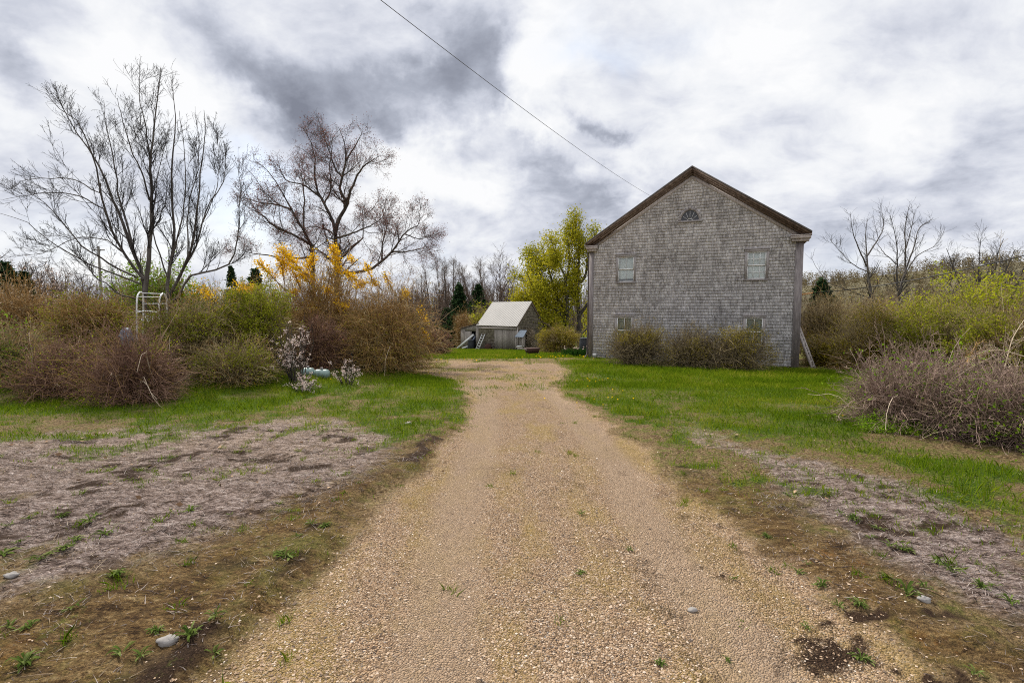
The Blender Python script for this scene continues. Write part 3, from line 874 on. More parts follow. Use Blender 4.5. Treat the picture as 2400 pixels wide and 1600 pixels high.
def window(k, kind):
    x0, x1, z0, z1 = wins[k]
    w = Geo(); cw = .085
    w.box(x0, x0 + cw, -.06, .10, z0, z1); w.box(x1 - cw, x1, -.06, .10, z0, z1)
    w.box(x0 - .01, x1 + .01, -.07, .10, z1 - cw, z1 + .012); w.box(x0 - .03, x1 + .03, -.095, .10, z1 + .013, z1 + .04)
    w.box(x0 - .025, x1 + .025, -.10, .10, z0 - .05, z0 + .02)
    wo = w.build('window', M['casing'], house)
    a, b, c, d = x0 + cw, x1 - cw, z0 + .02, z1 - cw
    mid = c + (d - c) * (.49 if kind != 2 else .47); fr = .042
    s = Geo()
    # upper sash sits outside of the lower one
    for (za, zb, ya, yb) in ((mid, d, -.035, -.005), (c, mid + .03, .0, .03)):
        s.box(a, a + fr, ya, yb, za, zb); s.box(b - fr, b, ya, yb, za, zb)
        s.box(a + fr, b - fr, ya, yb, za, za + fr); s.box(a + fr, b - fr, ya, yb, zb - fr, zb)
        nm = 1 if kind != 1 else 2
        for q in range(nm):
            xm = a + (b - a) * (q + 1) / (nm + 1); s.box(xm - .011, xm + .011, ya + .004, yb - .004, za + fr, zb - fr)
        if kind == 1:
            zm = (za + zb) / 2; s.box(a + fr, b - fr, ya + .006, yb - .006, zm - .010, zm + .010)
    s.build('sash', M['sash'], wo)
    p = Geo()
    for (za, zb, y) in ((mid + fr, d - fr, -.018), (c + fr, mid + .03 - fr, .016)):
        p.add([[a + fr, y, za], [b - fr, y, za], [b - fr, y, zb], [a + fr, y, zb]], [[0, 1, 2, 3]])
    p.build('pane', M['glass'], wo)
    cu = Geo(); n = 60
    spans = [(a + .01, b - .01)] if kind != 2 else [(a + .01, a + (b - a) * .47), (a + (b - a) * .55, b - .01)]
    for (ca, cb) in spans:
        xx = np.linspace(ca, cb, n); yy = .075 + .014 * np.sin(xx * 24 + 2 * np.sin(xx * 5))
        zt_ = np.full(n, d - .01); zb_ = np.full(n, c + .02 + (.0 if kind == 1 else .12))
        v = np.concatenate([np.stack([xx, yy, zb_], 1), np.stack([xx, yy, zt_], 1)])
        cu.add(v, [[i, i + 1, n + i + 1, n + i] for i in range(n - 1)])
    cu.build('curtain', M['lace'] if kind == 2 else M['curtain'], wo)
    r = Geo()
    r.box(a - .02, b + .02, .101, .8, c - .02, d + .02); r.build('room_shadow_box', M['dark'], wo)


window('ul', 0); window('ur', 1); window('ll', 2); window('lr', 2)
# half round window
fc = (fx0 + fx1) / 2; frx = (fx1 - fx0) / 2; frz = fz1 - fz0 - .03


def arc(rx, rz, n=28, a0=0.0, a1=math.pi):
    t = np.linspace(a0, a1, n); return np.stack([fc + rx * np.cos(t), fz0 + .035 + rz * np.sin(t)], 1)


def arch_ring(G, rx0, rz0, rx1, rz1, y0, y1, n=28):
    a, b = arc(rx0, rz0, n), arc(rx1, rz1, n)
    for i in range(n - 1):
        q = [a[i], a[i + 1], b[i + 1], b[i]]
        G.prism([[p[0], 0, p[1]] for p in q], [0, y0, 0], [0, y1, 0])


w = Geo()
arch_ring(w, frx - .11, frz - .10, frx, frz, -.075, 0)
w.box(fc - frx - .02, fc + frx + .02, -.09, 0, fz0 - .045, fz0 + .034)
kz = fz0 + .035 + frz; w.prism([[fc - .035, 0, kz - .06], [fc + .035, 0, kz - .06], [fc + .055, 0, kz + .075], [fc - .055, 0, kz + .075]], [0, -.10, 0], [0, -.076, 0])
fan = w.build('fan_window', M['casing'], house)
s = Geo(); ri, rj = frx - .112, frz - .102
for k in range(1, 6):
    t = math.pi * k / 6; s.bar([fc + .10 * math.cos(t), -.045, fz0 + .04 + .06 * math.sin(t)], [fc + ri * math.cos(t), -.045, fz0 + .035 + rj * math.sin(t)], .010, .014, (0, -1, 0))
arch_ring(s, .085, .06, .105, .08, -.055, -.035, 14)
s.build('muntin', M['sash'], fan)
p = Geo(); a = arc(ri, rj); n = len(a)
p.add([[q[0], -.036, q[1]] for q in a], [list(range(n))]); p.build('pane', M['dim_glass'], fan)
p = Geo(); p.add([[q[0], -.032, q[1]] for q in a], [list(range(n))]); p.build('backing', plain_mat('attic shade paint', (.02, .02, .023), .9, 0, .3), fan)  # near-black sheet painted as the shade of the attic behind the pane


# small iron hook high on the side and the timber arm carrying the service cable
def hl2w(x, y, z): return HO + U * x + NV * y + np.array([0, 0, z])


# ------------------------------------------------------------------ cables
def cable(name, label, p0, p1, sag, r, mat):
    t = np.linspace(0, 1, 30)[:, None]
    P = np.asarray(p0) * (1 - t) + np.asarray(p1) * t; P[:, 2] -= sag * 4 * (t * (1 - t))[:, 0]
    g = Geo(); g.tube(P, np.full(30, r), 6)
    return tag(g.build(name, mat), label, 'cable')


A0 = at(1524, 459, 24.5)
A1 = at(955, 0, 8.0); A2 = A1 + (A1 - A0) * .55
cable('overhead_cable', 'thin grey cable slanting down across the clouds to the house gable', A0, A2, .35, .0055, M['cable_grey'])
xs_, zs_ = hpix(1876, 691, .6)
S0 = hl2w(HW + .02, .6, zs_)
S1 = at(1905, 686, float(S0[1]) - .15)
g = Geo(); g.bar(S0, S1, .05, .05); g.build('cable_arm', M['orange_wood'], house, base=None)
arm = [o for o in house.children if o.name.startswith('cable_arm')][0]
arm.parent = None; arm.name = 'cable_arm'
# keep the arm a part of the house: express it in the house frame
me = arm.data; inv = np.array([[U[0], U[1], 0], [NV[0], NV[1], 0], [0, 0, 1]])
co = np.zeros(len(me.vertices) * 3); me.vertices.foreach_get('co', co); co = (co.reshape(-1, 3) - HO) @ inv.T
me.vertices.foreach_set('co', co.ravel()); me.update(); arm.parent = house
E1 = at(2430, 566, 13.0)
cable('service_cable', 'heavy black cable running from the house side over the green hedge', S1, E1 + (E1 - S1) * .4, .35, .015, M['cable'])


# ------------------------------------------------------------------ ladder by the house
def ladder(name, label, p0, p1, width, wdir, nr, mat, rail=(.035, .08)):
    p0 = np.asarray(p0); p1 = np.asarray(p1); wdir = np.asarray(wdir) / np.linalg.norm(wdir)
    t = thing(name, label, 'ladder', p0)
    up = np.cross(wdir, p1 - p0)
    for s in (-1, 1):
        g = Geo(); g.bar(p0 + wdir * s * width / 2, p1 + wdir * s * width / 2, rail[0], rail[1], up); g.build('rail', mat, t, base=p0)
    for i in range(nr):
        q = p0 + (p1 - p0) * (i + .7) / (nr + .4)
        g = Geo(); g.bar(q - wdir * (width / 2 + .03), q + wdir * (width / 2 + .03), .03, .045, p1 - p0); g.build('rung', mat, t, base=p0)
    return t


lb = at(1908, 870, 19.3); lb[2] = float(g0(lb[0], lb[1])) - .03
lt = hl2w(HW + .10, 1.3, hpix(1878, 765, 1.0)[1])
ladder('wooden_ladder', 'grey wooden ladder leaning on the right side of the shingled house', lb, lt, .42, NV * .8 + U * .25, 9, M['planks'], (.05, .09))

# ------------------------------------------------------------------ shed
SR = R_(-33); SU = np.array([math.cos(SR), math.sin(SR), 0]); SV = np.array([-SU[1], SU[0], 0])
SF = at(1212, 823, 45.0); SL = 4.45; SDp = 5.0
SO = SF - SU * SL; SO[2] = SF[2]
shed = thing('old_shed', 'small weathered shed with a pale sheet metal roof at the end of the drive', 'shed', SO, SR)
EZ, RZ = 2.52, 4.62


def shr(x): return np.interp(x, [0, SDp / 2, SDp], [EZ, RZ, EZ - .1])


G = Geo()
G.add([[0, 0, -.3], [SL, 0, -.3], [SL, 0, EZ], [0, 0, EZ]], [[0, 1, 2, 3]])
for xx in (0, SL): G.add([[xx, 0, -.3], [xx, SDp, -.3], [xx, SDp, EZ - .1], [xx, SDp / 2, RZ], [xx, 0, EZ]], [[0, 1, 2, 3, 4]])
G.add([[0, SDp, -.3], [SL, SDp, -.3], [SL, SDp, EZ - .1], [0, SDp, EZ - .1]], [[3, 2, 1, 0]])
shingle_rows(G, 0, SL * .42, 0.02, lambda x: np.full(np.shape(x), EZ - .55), lambda v: v, expo=.14, seed=21, wmin=.09, wmax=.24)
shingle_rows(G, 0, SDp, 0.02, lambda x: shr(x) - .05, lambda v: np.stack([SL - v[:, 1], v[:, 0], v[:, 2]], 1), expo=.15, seed=22, wmin=.09, wmax=.24)
G.build('wall', M['shingle_shed'], shed)
g = Geo(); x = SL * .42 + .02
r_ = np.random.default_rng(9)
while x < SL - .05:
    wd = r_.uniform(.14, .24); g.box(x, min(x + wd - .008, SL), -.03 - .008 * r_.random(), -.002, .05, EZ - .42); x += wd
g.build('sliding_door', M['shed_planks'], shed)
g = Geo(); g.box(-.02, SL + .05, -.16, -.03, EZ - .46, EZ - .36); g.box(-.02, SL + .05, -.05, -.002, EZ - .34, EZ - .05); g.build('door_track', M['trim_grey'], shed)
g = Geo(); g.box(SL - .02, SL + .05, -.04, .10, -.1, EZ - .05); g.build('corner_board', M['trim_grey'], shed)


def corr_sheet(G, p00, p10, p11, p01, n, amp, nrm):
    """corrugated sheet: ridges run from the 0 edge to the 1 edge"""
    t = np.linspace(0, 1, n * 6 + 1)[:, None]
    off = (np.sin(t * n * 2 * np.pi) * amp) * np.asarray(nrm)
    a = np.asarray(p00) * (1 - t) + np.asarray(p10) * t + off; b = np.asarray(p01) * (1 - t) + np.asarray(p11) * t + off
    k = len(t); th = np.asarray(nrm) * -.03
    G.add(np.concatenate([a, b]), [[i, i + 1, k + i + 1, k + i] for i in range(k - 1)])
    G.add([np.asarray(p00) + th, np.asarray(p10) + th, np.asarray(p11) + th, np.asarray(p01) + th], [[3, 2, 1, 0]])


G = Geo(); ov = .25; k = ov * (RZ - EZ) / (SDp / 2)
nf = np.array([0, -(RZ - EZ), SDp / 2]); nf /= np.linalg.norm(nf)
corr_sheet(G, [-.12, -ov, EZ - k + .05], [SL + .12, -ov, EZ - k + .02], [SL + .12, SDp / 2, RZ + .06], [-.12, SDp / 2, RZ + .02], 26, .012, nf)
nb = np.array([0, (RZ - EZ), SDp / 2]); nb /= np.linalg.norm(nb)
corr_sheet(G, [SL + .12, SDp + ov, EZ - .1 - k + .04], [-.12, SDp + ov, EZ - .1 - k + .04], [-.12, SDp / 2, RZ + .02], [SL + .12, SDp / 2, RZ + .06], 30, .016, nb)
G.build('roof', M['metal_roof'], shed)
g = Geo()
for (ya, za, yb, zb) in ((-ov, EZ - k - .05, SDp / 2, RZ - .04), (SDp / 2, RZ - .04, SDp + ov, EZ - .1 - k - .05)):
    g.prism([[0, ya, za], [0, yb, zb], [0, yb, zb - .14], [0, ya, za - .14]], [SL + .02, 0, 0], [SL + .1, 0, 0])
g.build('rake_board', M['trim_brown'], shed)
# lean-to on the left
LW = 2.3
G = Geo(); h0, h1 = 1.95, 2.5
dx0, dx1 = -1.75, -.42
for (a, b, c0, c1_) in ((-LW, dx0, -.3, None), (dx1, 0, -.3, None)):
    za = h0 + (a + LW) / LW * (h1 - h0); zb = h0 + (b + LW) / LW * (h1 - h0)
    G.add([[a, .06, -.3], [b, .06, -.3], [b, .06, zb], [a, .06, za]], [[0, 1, 2, 3]])
za = h0 + (dx0 + LW) / LW * (h1 - h0); zb = h0 + (dx1 + LW) / LW * (h1 - h0)
G.add([[dx0, .06, 1.75], [dx1, .06, 1.75], [dx1, .06, zb], [dx0, .06, za]], [[0, 1, 2, 3]])
G.add([[-LW, .06, -.3], [-LW, 3, -.3], [-LW, 3, h0], [-LW, .06, h0]], [[0, 1, 2, 3]])
G.add([[-LW, 3, -.3], [0, 3, -.3], [0, 3, h1], [-LW, 3, h0]], [[3, 2, 1, 0]])
x = -LW
while x < -.02:
    wd = r_.uniform(.12, .2); b = min(x + wd - .006, -.01); m = (x + b) / 2
    z1 = h0 + (m + LW) / LW * (h1 - h0) - .02
    G.box(x, b, .03, .058, (1.76 if dx0 < m < dx1 else -.05), z1); x += wd
G.build('lean_to_wall', M['shed_planks'], shed)
g = Geo(); g.prism([[-LW - .15, 0, h0 - .01], [0, 0, h1 + .03], [0, 0, h1 + .09], [-LW - .15, 0, h0 + .05]], [0, -.12, 0], [0, 3.1, 0]); g.build('lean_to_roof', M['trim_brown'], shed)
g = Geo()
for i in range(5): g.box(dx0 + .02 + i * .165, dx0 + .02 + i * .165 + .158, -.01, .028, .05, 1.72)
g.build('lean_to_door', M['shed_planks'], shed)
g = Geo(); g.box(dx0, dx1, .5, .52, -.2, 1.8); g.build('lean_to_shade_sheet', M['dark'], shed)  # near-black sheet painted as the shade inside the open doorway
# rear lean-to roof showing past the gable
g = Geo(); g.prism([[0, SDp - .2, EZ - .05], [0, SDp + 2.2, EZ - .75], [0, SDp + 2.2, EZ - .67], [0, SDp - .2, EZ + .03]], [.3, 0, 0], [SL + .2, 0, 0]); g.build('rear_roof', M['trim_brown'], shed)
# hood over the side door
px0, px1 = SL + .08, SL + 1.0
g = Geo(); nn = np.array([0, -.75, 1.0]); nn /= np.linalg.norm(nn)
corr_sheet(g, [px0, -.55, 1.38], [px1, -.55, 1.38], [px1 - .08, .25, 1.98], [px0 + .08, .25, 1.98], 7, .02, nn)
hood = g.build('porch_roof', M['blue_roof'], shed)
for xx in (px0 + .08, px1 - .1):
    g = Geo(); g.box(xx - .04, xx + .04, -.5, -.42, -.2, 1.38); g.build('porch_post', M['shed_planks'], shed)
g = Geo(); g.box(px0 + .1, px1 - .15, .02, .05, -.1, 1.6); g.build('porch_back', M['shed_planks'], shed)
# dry creeper over the gable
r_ = np.random.default_rng(33)


def w2(x, y, z): return SO + SU * x + SV * y + np.array([0, 0, z])


base = w2(SL + .35, 1.7, -.1)
P0 = np.stack([np.stack([base + SU * r_.uniform(-.25, .25) + SV * r_.uniform(-.6, .6) + np.array([0, 0, q * r_.uniform(.7, 1.0)]) + r_.normal(0, .04, 3) for q in np.linspace(0, 2.3, 7)]) for _ in range(34)])
vine = thing('dry_creeper', 'tangled dry creeper climbing the gable end of the shed', 'creeper', base)
g = Geo(); g.tube(P0, np.full(P0.shape[:2], .018), 3)
P1, R1 = grow(P0, np.full(P0.shape[:2], .014), 900, .3, 1, .45, .9, 4, -.1, .5, .7, .008, rngl=r_); g.tube(P1, R1, 3)
g.build('stem', M['dryvine'], vine, base=base)
g = Geo(); g.add(*quads(P1[:, -1], .09 * np.ones(len(P1)), rngl=r_)); g.build('leaves', M['straw'], vine, base=base)

# things beside the shed
gz = lambda p: np.array([p[0], p[1], float(g0(p[0], p[1]))])


def lean_plank(label, a, b, w, t_, mat, name='plank'):
    g = Geo(); base = np.asarray(a); g.bar(a, b, w, t_, (0, 0, 1)); o = g.build(name, mat, base=base); o.location = base
    return tag(o, label, 'plank', 'boards leaning at the shed')


lean_plank('long white board leaning against the lean to doorway', w2(-2.15, -.75, .02), w2(-.62, -.02, 1.42), .05, .18, M['white_paint'])
lean_plank('short grey board propped behind the white board', w2(-1.0, -.6, .05), w2(-.42, -.03, 1.25), .05, .14, M['tarp'])
lean_plank('small white board lying on grass at the shed', w2(-1.55, -.7, .06), w2(-1.0, -.45, .26), .05, .14, M['white_paint'])
lp = w2(.28, -.7, .0); lp[2] = SO[2] - .03
ladder('white_ladder', 'white painted ladder leaning on the shed wall', lp, w2(.62, -.06, 1.5), .36, SU, 6, M['white_paint'], (.05, .06))


def lathe(G, prof, c, n=20, R=None):
    prof = np.asarray(prof, float); t = np.arange(n) * 2 * np.pi / n
    v = np.stack([prof[:, 0:1] * np.cos(t), prof[:, 0:1] * np.sin(t), np.repeat(prof[:, 1:2], n, 1)], -1).reshape(-1, 3)
    if R is not None: v = v @ np.asarray(R).T
    k = len(prof); f = [[i * n + j, i * n + (j + 1) % n, (i + 1) * n + (j + 1) % n, (i + 1) * n + j] for i in range(k - 1) for j in range(n)]
    return G.add(v + np.asarray(c), f)


def lathe_thing(name, label, cat, prof, c, mat, R=None, n=20):
    g = Geo(); lathe(g, prof, (0, 0, 0), n, R); o = g.build(name, mat, smooth=True); o.location = [float(q) for q in c]
    return tag(o, label, cat)


bz = w2(-.62, -.45, 0); bz[2] = SO[2] - .04
barrel = lathe_thing('water_barrel', 'black barrel standing at the lean to doorway', 'barrel', [(0.01, 0), (.27, 0), (.3, .08), (.33, .35), (.33, .6), (.3, .9), (.31, .95), (.27, .95), (.25, .86), (0.01, .86)], bz, M['navy'])
dz = w2(1.35, -.35, .3); dz[2] = SO[2] + .27
Rx = np.array([[1, 0, 0], [0, 0, -1], [0, 1, 0]])
lathe_thing('rusty_drum', 'rusty brown drum lying against the shed wall', 'drum', [(0.01, -.25), (.31, -.25), (.33, -.2), (.31, -.1), (.33, 0), (.31, .1), (.33, .2), (.31, .25), (.01, .22)], dz, M['rust'], Rx)
sb = w2(SL + .55, -.35, 0); sb[2] = SO[2] - .02
st = thing('porch_stool', 'small white topped stool under the shed hood', 'stool', sb)
g = Geo(); g.box(-.32, .32, -.14, .14, .52, .60); g.build('seat', M['white_paint'], st)
g = Geo(); g.box(-.27, .27, -.1, .1, .22, .5); g.build('apron', M['planks'], st)
for sx in (-.25, .25):
    for sy in (-.09, .09):
        g = Geo(); g.box(sx - .025, sx + .025, sy - .025, sy + .025, 0, .22); g.build('leg', M['planks'], st)
# rusty wheelbarrow shape near the round bush
wb = on_ground(1247, 836)
bar = thing('rusty_barrow', 'rusty old wheelbarrow standing on grass by the shed corner', 'wheelbarrow', wb, R_(20))
g = Geo(); g.prism([[-.45, 0, .55], [.45, 0, .55], [.3, 0, .25], [-.3, 0, .25]], [0, -.28, 0], [0, .28, 0]); g.build('tray', M['rust'], bar)
g = Geo(); a = np.linspace(0, 2 * np.pi, 17); g.tube(np.stack([.45 + .19 * np.cos(a), 0 * a, .2 + .19 * np.sin(a)], 1), np.full(17, .04), 6); g.build('wheel', M['black'], bar)
for s_ in (-.2, .2):
    g = Geo(); g.bar([.45, s_ * .4, .2], [-.95, s_ * 1.3, .62], .04, .04); g.build('handle', M['planks'], bar)
    g = Geo(); g.bar([-.25, s_, .28], [-.32, s_, 0], .03, .03); g.build('leg', M['rust'], bar)
bk = on_ground(1371, 838); bk = gz(at(1371, 838, 31))
lathe_thing('rain_barrel', 'dark barrel standing behind the left house corner', 'barrel', [(0.01, 0), (.32, 0), (.36, .3), (.38, .6), (.36, .95), (.32, 1.15), (.33, 1.2), (.28, 1.2), (.01, 1.1)], bk, M['navy'])


# ------------------------------------------------------------------ trees
def limb(pts, d0, dd, K=14, r0=.08, r1=.012):
    """pts in picture positions, distance drifting from d0 by dd along the limb"""
    n = len(pts); P = [at(p[0], p[1], d0 + dd * (i / (n - 1)) ** 1.2) for i, p in enumerate(pts)]
    return smooth_path(P, K), np.linspace(r0, r1, K) if r1 > 0 else np.linspace(r0, .01, K)


def tree_from_limbs(name, label, base, limbs, d0, spec, mats, rs, bud=None, group=None, trunk_mat=None):
    """limbs: list of (points, dd, r0, r1); spec: list of grow kwargs for successive levels"""
    r = np.random.default_rng(rs)
    t = thing(name, label, 'tree', base, group=group)
    L = [limb(p, d0 + s0, dd, 14, a, b) for (p, s0, dd, a, b) in limbs]
    P = np.stack([q[0] for q in L]); R = np.stack([q[1] for q in L])
    P[:, 1:-1] += r.normal(0, .012, P[:, 1:-1].shape)
    g = Geo(); g.tube(P, R, 7); g.build('trunk', trunk_mat or M['bark'], t, base=base, smooth=True)
    g = Geo(); lev = [(P, R)]
    for kw in spec:
        src = kw.pop('src', -1); kw = dict(kw); sides = kw.pop('sides', 3)
        p, q = grow(*lev[src], rngl=r, **kw); lev.append((p, q)); g.tube(p, q, sides)
    g.build('crown', mats, t, base=base)
    if bud:
        mat, n, size, spread, asp, lv = bud
        C = []
        for l in lv:
            p = lev[l][0]; k = n // len(lv)
            i = r.integers(0, len(p), k); s = r.random(k) ** .6 * (p.shape[1] - 1); j = np.minimum(s.astype(int), p.shape[1] - 2); f = (s - j)[:, None]
            C.append(p[i, j] * (1 - f) + p[i, j + 1] * f + r.normal(0, spread, (k, 3)))
        C = np.concatenate(C); g = Geo(); g.add(*quads(C, size * (.6 + .8 * r.random(len(C))), asp=asp, rngl=r))
        g.build('buds' if size < .1 else 'leaves', mat, t, base=base)
    return t


# left bare tree, two clumps of stems
dA = 14.0
bA = gz(at(341, 720, dA))
limA = [([(341, 760), (340, 708), (337, 660), (331, 632), (311, 585), (283, 513), (269, 482), (244, 415), (213, 358), (168, 294), (140, 238)], 0, 1.0, 0.0612, 0.0072),
        ([(337, 655), (289, 590), (253, 518), (224, 389), (182, 288), (137, 252), (107, 218)], 0, -1.3, 0.0396, 0.0058),
        ([(340, 690), (345, 632), (352, 568), (356, 513), (353, 372), (358, 339), (373, 198), (376, 160)], 0, .6, 0.0648, 0.0058),
        ([(353, 385), (337, 274), (327, 226), (328, 140)], .3, .6, 0.0202, 0.0043),
        ([(351, 470), (334, 409), (309, 355), (289, 285), (275, 230)], .2, -1.2, 0.0252, 0.0050),
        ([(311, 590), (303, 541), (278, 465), (269, 395), (247, 280), (243, 236)], .1, 1.8, 0.0324, 0.0050),
        ([(330, 665), (261, 638), (219, 624), (157, 590), (121, 568), (60, 520), (0, 500)], 0, -2.2, 0.0252, 0.0043),
        ([(338, 715), (320, 700), (281, 689), (244, 661), (219, 644), (200, 610)], 0, -1.6, 0.0252, 0.0050),
        ([(322, 650), (281, 633), (233, 602), (191, 574), (157, 533), (112, 482), (56, 443)], 0, -1.5, 0.0288, 0.0043),
        ([(250, 505), (244, 490), (196, 465), (157, 454), (87, 454), (8, 468)], -.3, .5, 0.0202, 0.0043),
        ([(236, 430), (230, 451), (174, 420), (112, 418), (56, 423), (20, 445)], -.2, .9, 0.0187, 0.0043),
        ([(289, 590), (240, 560), (170, 560), (110, 590), (40, 600)], 0, .8, 0.0173, 0.0043)]
spA = [dict(n=150, t0=.15, t1=1, length=1.5, ang=.55, K=8, up=.16, wig=.13, rr=.45, rmin=.0048, sides=4),
       dict(n=1300, t0=.15, t1=1, length=.75, ang=.6, K=6, up=.12, wig=.16, rr=.55, rmin=.0042),
       dict(n=3600, t0=.2, t1=1, length=.30, ang=.7, K=4, up=.05, wig=.2, rr=.7, rmin=.0032)]
tree_from_limbs('bare_tree', 'leafless grey tree with stems fanning far left behind the white chair frame', bA, limA, dA, spA, M['twig_grey'], 41, (M['budgrey'], 3200, .028, .004, .5, (2, 3)))
bB = gz(at(393, 720, dA + .3))
limB = [([(393, 760), (393, 708), (393, 652), (404, 596), (408, 541), (401, 429), (408, 333), (410, 280), (404, 185)], 0, .8, 0.0540, 0.0050),
        ([(394, 700), (421, 647), (446, 588), (460, 513), (474, 372), (483, 300), (478, 258)], 0, -1, 0.0432, 0.0050),
        ([(415, 655), (460, 576), (477, 513), (494, 468), (525, 429), (528, 358), (524, 330)], 0, 1.2, 0.0288, 0.0043),
        ([(395, 712), (421, 694), (438, 652), (477, 638), (533, 621), (558, 554), (561, 429), (563, 378)], 0, -.8, 0.0360, 0.0043),
        ([(393, 650), (384, 624), (368, 576), (359, 541), (362, 470), (372, 400), (390, 330), (398, 290)], 0, 1.5, 0.0216, 0.0043),
        ([(440, 600), (440, 485), (460, 415), (468, 350), (462, 290)], 0, 1.0, 0.0216, 0.0043),
        ([(404, 600), (425, 520), (436, 430), (430, 330), (420, 260)], 0, -1.3, 0.0216, 0.0043),
        ([(470, 530), (505, 450), (512, 390), (508, 310)], .4, 1.2, 0.0158, 0.0043)]
spB = [dict(n=110, t0=.2, t1=1, length=1.3, ang=.45, K=8, up=.22, wig=.11, rr=.45, rmin=.0048, sides=4),
       dict(n=1000, t0=.15, t1=1, length=.65, ang=.55, K=6, up=.14, wig=.15, rr=.55, rmin=.0042),
       dict(n=2600, t0=.2, t1=1, length=.28, ang=.7, K=4, up=.08, wig=.2, rr=.7, rmin=.0032)]
tree_from_limbs('bare_tree', 'leafless grey tree with upright stems just right of the white chair frame', bB, limB, dA + .3, spB, M['twig_grey'], 42, (M['budgrey'], 2000, .026, .004, .5, (2, 3)))

# budding tree behind the forsythia
dC = 24.0
bC = gz(at(788, 700, dC))
limC = [([(789, 800), (788, 623), (787, 551), (785, 529), (762, 480), (754, 463), (737, 430), (739, 386), (733, 345), (711, 300)], 0, 1, 0.1520, 0.0096),
        ([(786, 545), (798, 505), (815, 476), (796, 449), (803, 415), (810, 376), (808, 340), (793, 298)], 0, -1.2, 0.1040, 0.0096),
        ([(813, 478), (822, 449), (844, 400), (865, 380), (888, 366)], -.3, -1.6, 0.0720, 0.0088),
        ([(809, 380), (837, 335), (851, 306)], -.8, 1, 0.0480, 0.0080),
        ([(803, 418), (783, 388), (762, 325), (755, 300)], -.5, 1.6, 0.0480, 0.0080),
        ([(755, 465), (711, 434), (674, 425), (655, 400)], .5, -1.5, 0.0560, 0.0080),
        ([(737, 760), (733, 604), (730, 572), (713, 543), (701, 524), (684, 490), (670, 466), (636, 410), (597, 376)], .5, -1.5, 0.1040, 0.0080),
        ([(684, 492), (650, 480), (616, 476), (558, 461)], -.3, 1.2, 0.0560, 0.0080),
        ([(730, 575), (684, 548), (643, 531), (616, 505), (568, 478)], .4, -2.2, 0.0720, 0.0080),
        ([(733, 602), (680, 605), (614, 597), (575, 590), (556, 582)], .4, 1.0, 0.0560, 0.0080),
        ([(712, 545), (711, 505), (713, 459), (706, 405), (690, 370)], .2, 2.0, 0.0560, 0.0080),
        ([(790, 640), (863, 633), (922, 587), (948, 546), (985, 522), (978, 488)], 0, -1.6, 0.0880, 0.0088),
        ([(920, 590), (950, 590), (1009, 577)], -.9, 1.2, 0.0480, 0.0080),
        ([(895, 608), (897, 570), (907, 527), (897, 495)], -.7, 1.6, 0.0480, 0.0080),
        ([(790, 612), (839, 568), (851, 551), (849, 490)], 0, 2.4, 0.0640, 0.0080),
        ([(787, 551), (767, 539), (728, 531), (690, 560)], 0, 2.4, 0.0480, 0.0080),
        ([(787, 558), (813, 551), (846, 539), (888, 517), (905, 490)], 0, -2.4, 0.0560, 0.0080),
        ([(948, 548), (985, 560), (1005, 550)], -1.2, .8, 0.0320, 0.0080),
        ([(760, 480), (775, 440), (772, 390), (780, 340)], .4, -1.5, 0.0480, 0.0080)]
spC = [dict(n=230, t0=.2, t1=1, length=2.5, ang=.75, K=7, up=.10, wig=.2, rr=.42, rmin=.008, sides=4),
       dict(n=3400, t0=.15, t1=1, length=.9, ang=.8, K=5, up=.06, wig=.24, rr=.5, rmin=.0052),
       dict(n=8000, t0=.2, t1=1, length=.42, ang=.9, K=4, up=.08, wig=.24, rr=.6, rmin=.0038)]
tree_from_limbs('budding_tree', 'spreading leafless tree with dark red buds rising behind the yellow forsythia', bC, limC, dC, spC, M['bark_dark'], 43,
                (M['bud'], 40000, .046, .10, .58, (2, 3, 3)), trunk_mat=M['bark_dark'])

# green maple beyond the shed
dD = 52.0
bD = gz(at(1345, 780, dD))
limD = [([(1358, 850), (1357, 748), (1353, 666), (1359, 587), (1349, 544), (1352, 512)], 0, 1, .32, .03),
        ([(1330, 850), (1329, 735), (1326, 659), (1313, 623), (1290, 560)], 0, -2, .3, .03),
        ([(1336, 770), (1306, 697), (1283, 623), (1268, 570)], 0, 2, .22, .03),
        ([(1332, 760), (1290, 715), (1257, 689), (1235, 640)], 0, -3, .18, .03),
        ([(1353, 668), (1372, 646), (1382, 582), (1402, 535)], 0, 1, .16, .03),
        ([(1357, 740), (1385, 700), (1420, 640), (1440, 600)], 0, -1, .18, .03),
        ([(1327, 662), (1335, 610), (1330, 560), (1322, 530)], 0, 2, .14, .03),
        ([(1334, 790), (1290, 760), (1255, 735), (1232, 705)], 0, 2, .12, .03),
        ([(1340, 790), (1300, 775), (1275, 760), (1262, 745)], 0, -3, .1, .03), ([(1330, 740), (1280, 690), (1240, 665), (1212, 655)], 0, 1, .12, .03), ([(1332, 770), (1290, 745), (1245, 720), (1215, 690)], 0, -1, .12, .03),
        ([(1306, 700), (1270, 650), (1250, 610), (1240, 590)], 0, 3, .12, .03), ([(1345, 800), (1375, 770), (1400, 750), (1430, 740)], 0, 1, .1, .03)]
spD = [dict(n=110, t0=.25, t1=1, length=3.2, ang=.7, K=6, up=.10, wig=.2, rr=.45, rmin=.025, sides=4),
       dict(n=800, t0=.2, t1=1, length=1.5, ang=.8, K=5, up=.05, wig=.25, rr=.55, rmin=.013)]
tree_from_limbs('maple_tree', 'tall maple with yellow green young leaves between shed and house', bD, limD, dD, spD, M['bark_dark'], 44,
                (M['maple'], 40000, .17, .42, .8, (1, 2)), trunk_mat=M['bark_dark'])

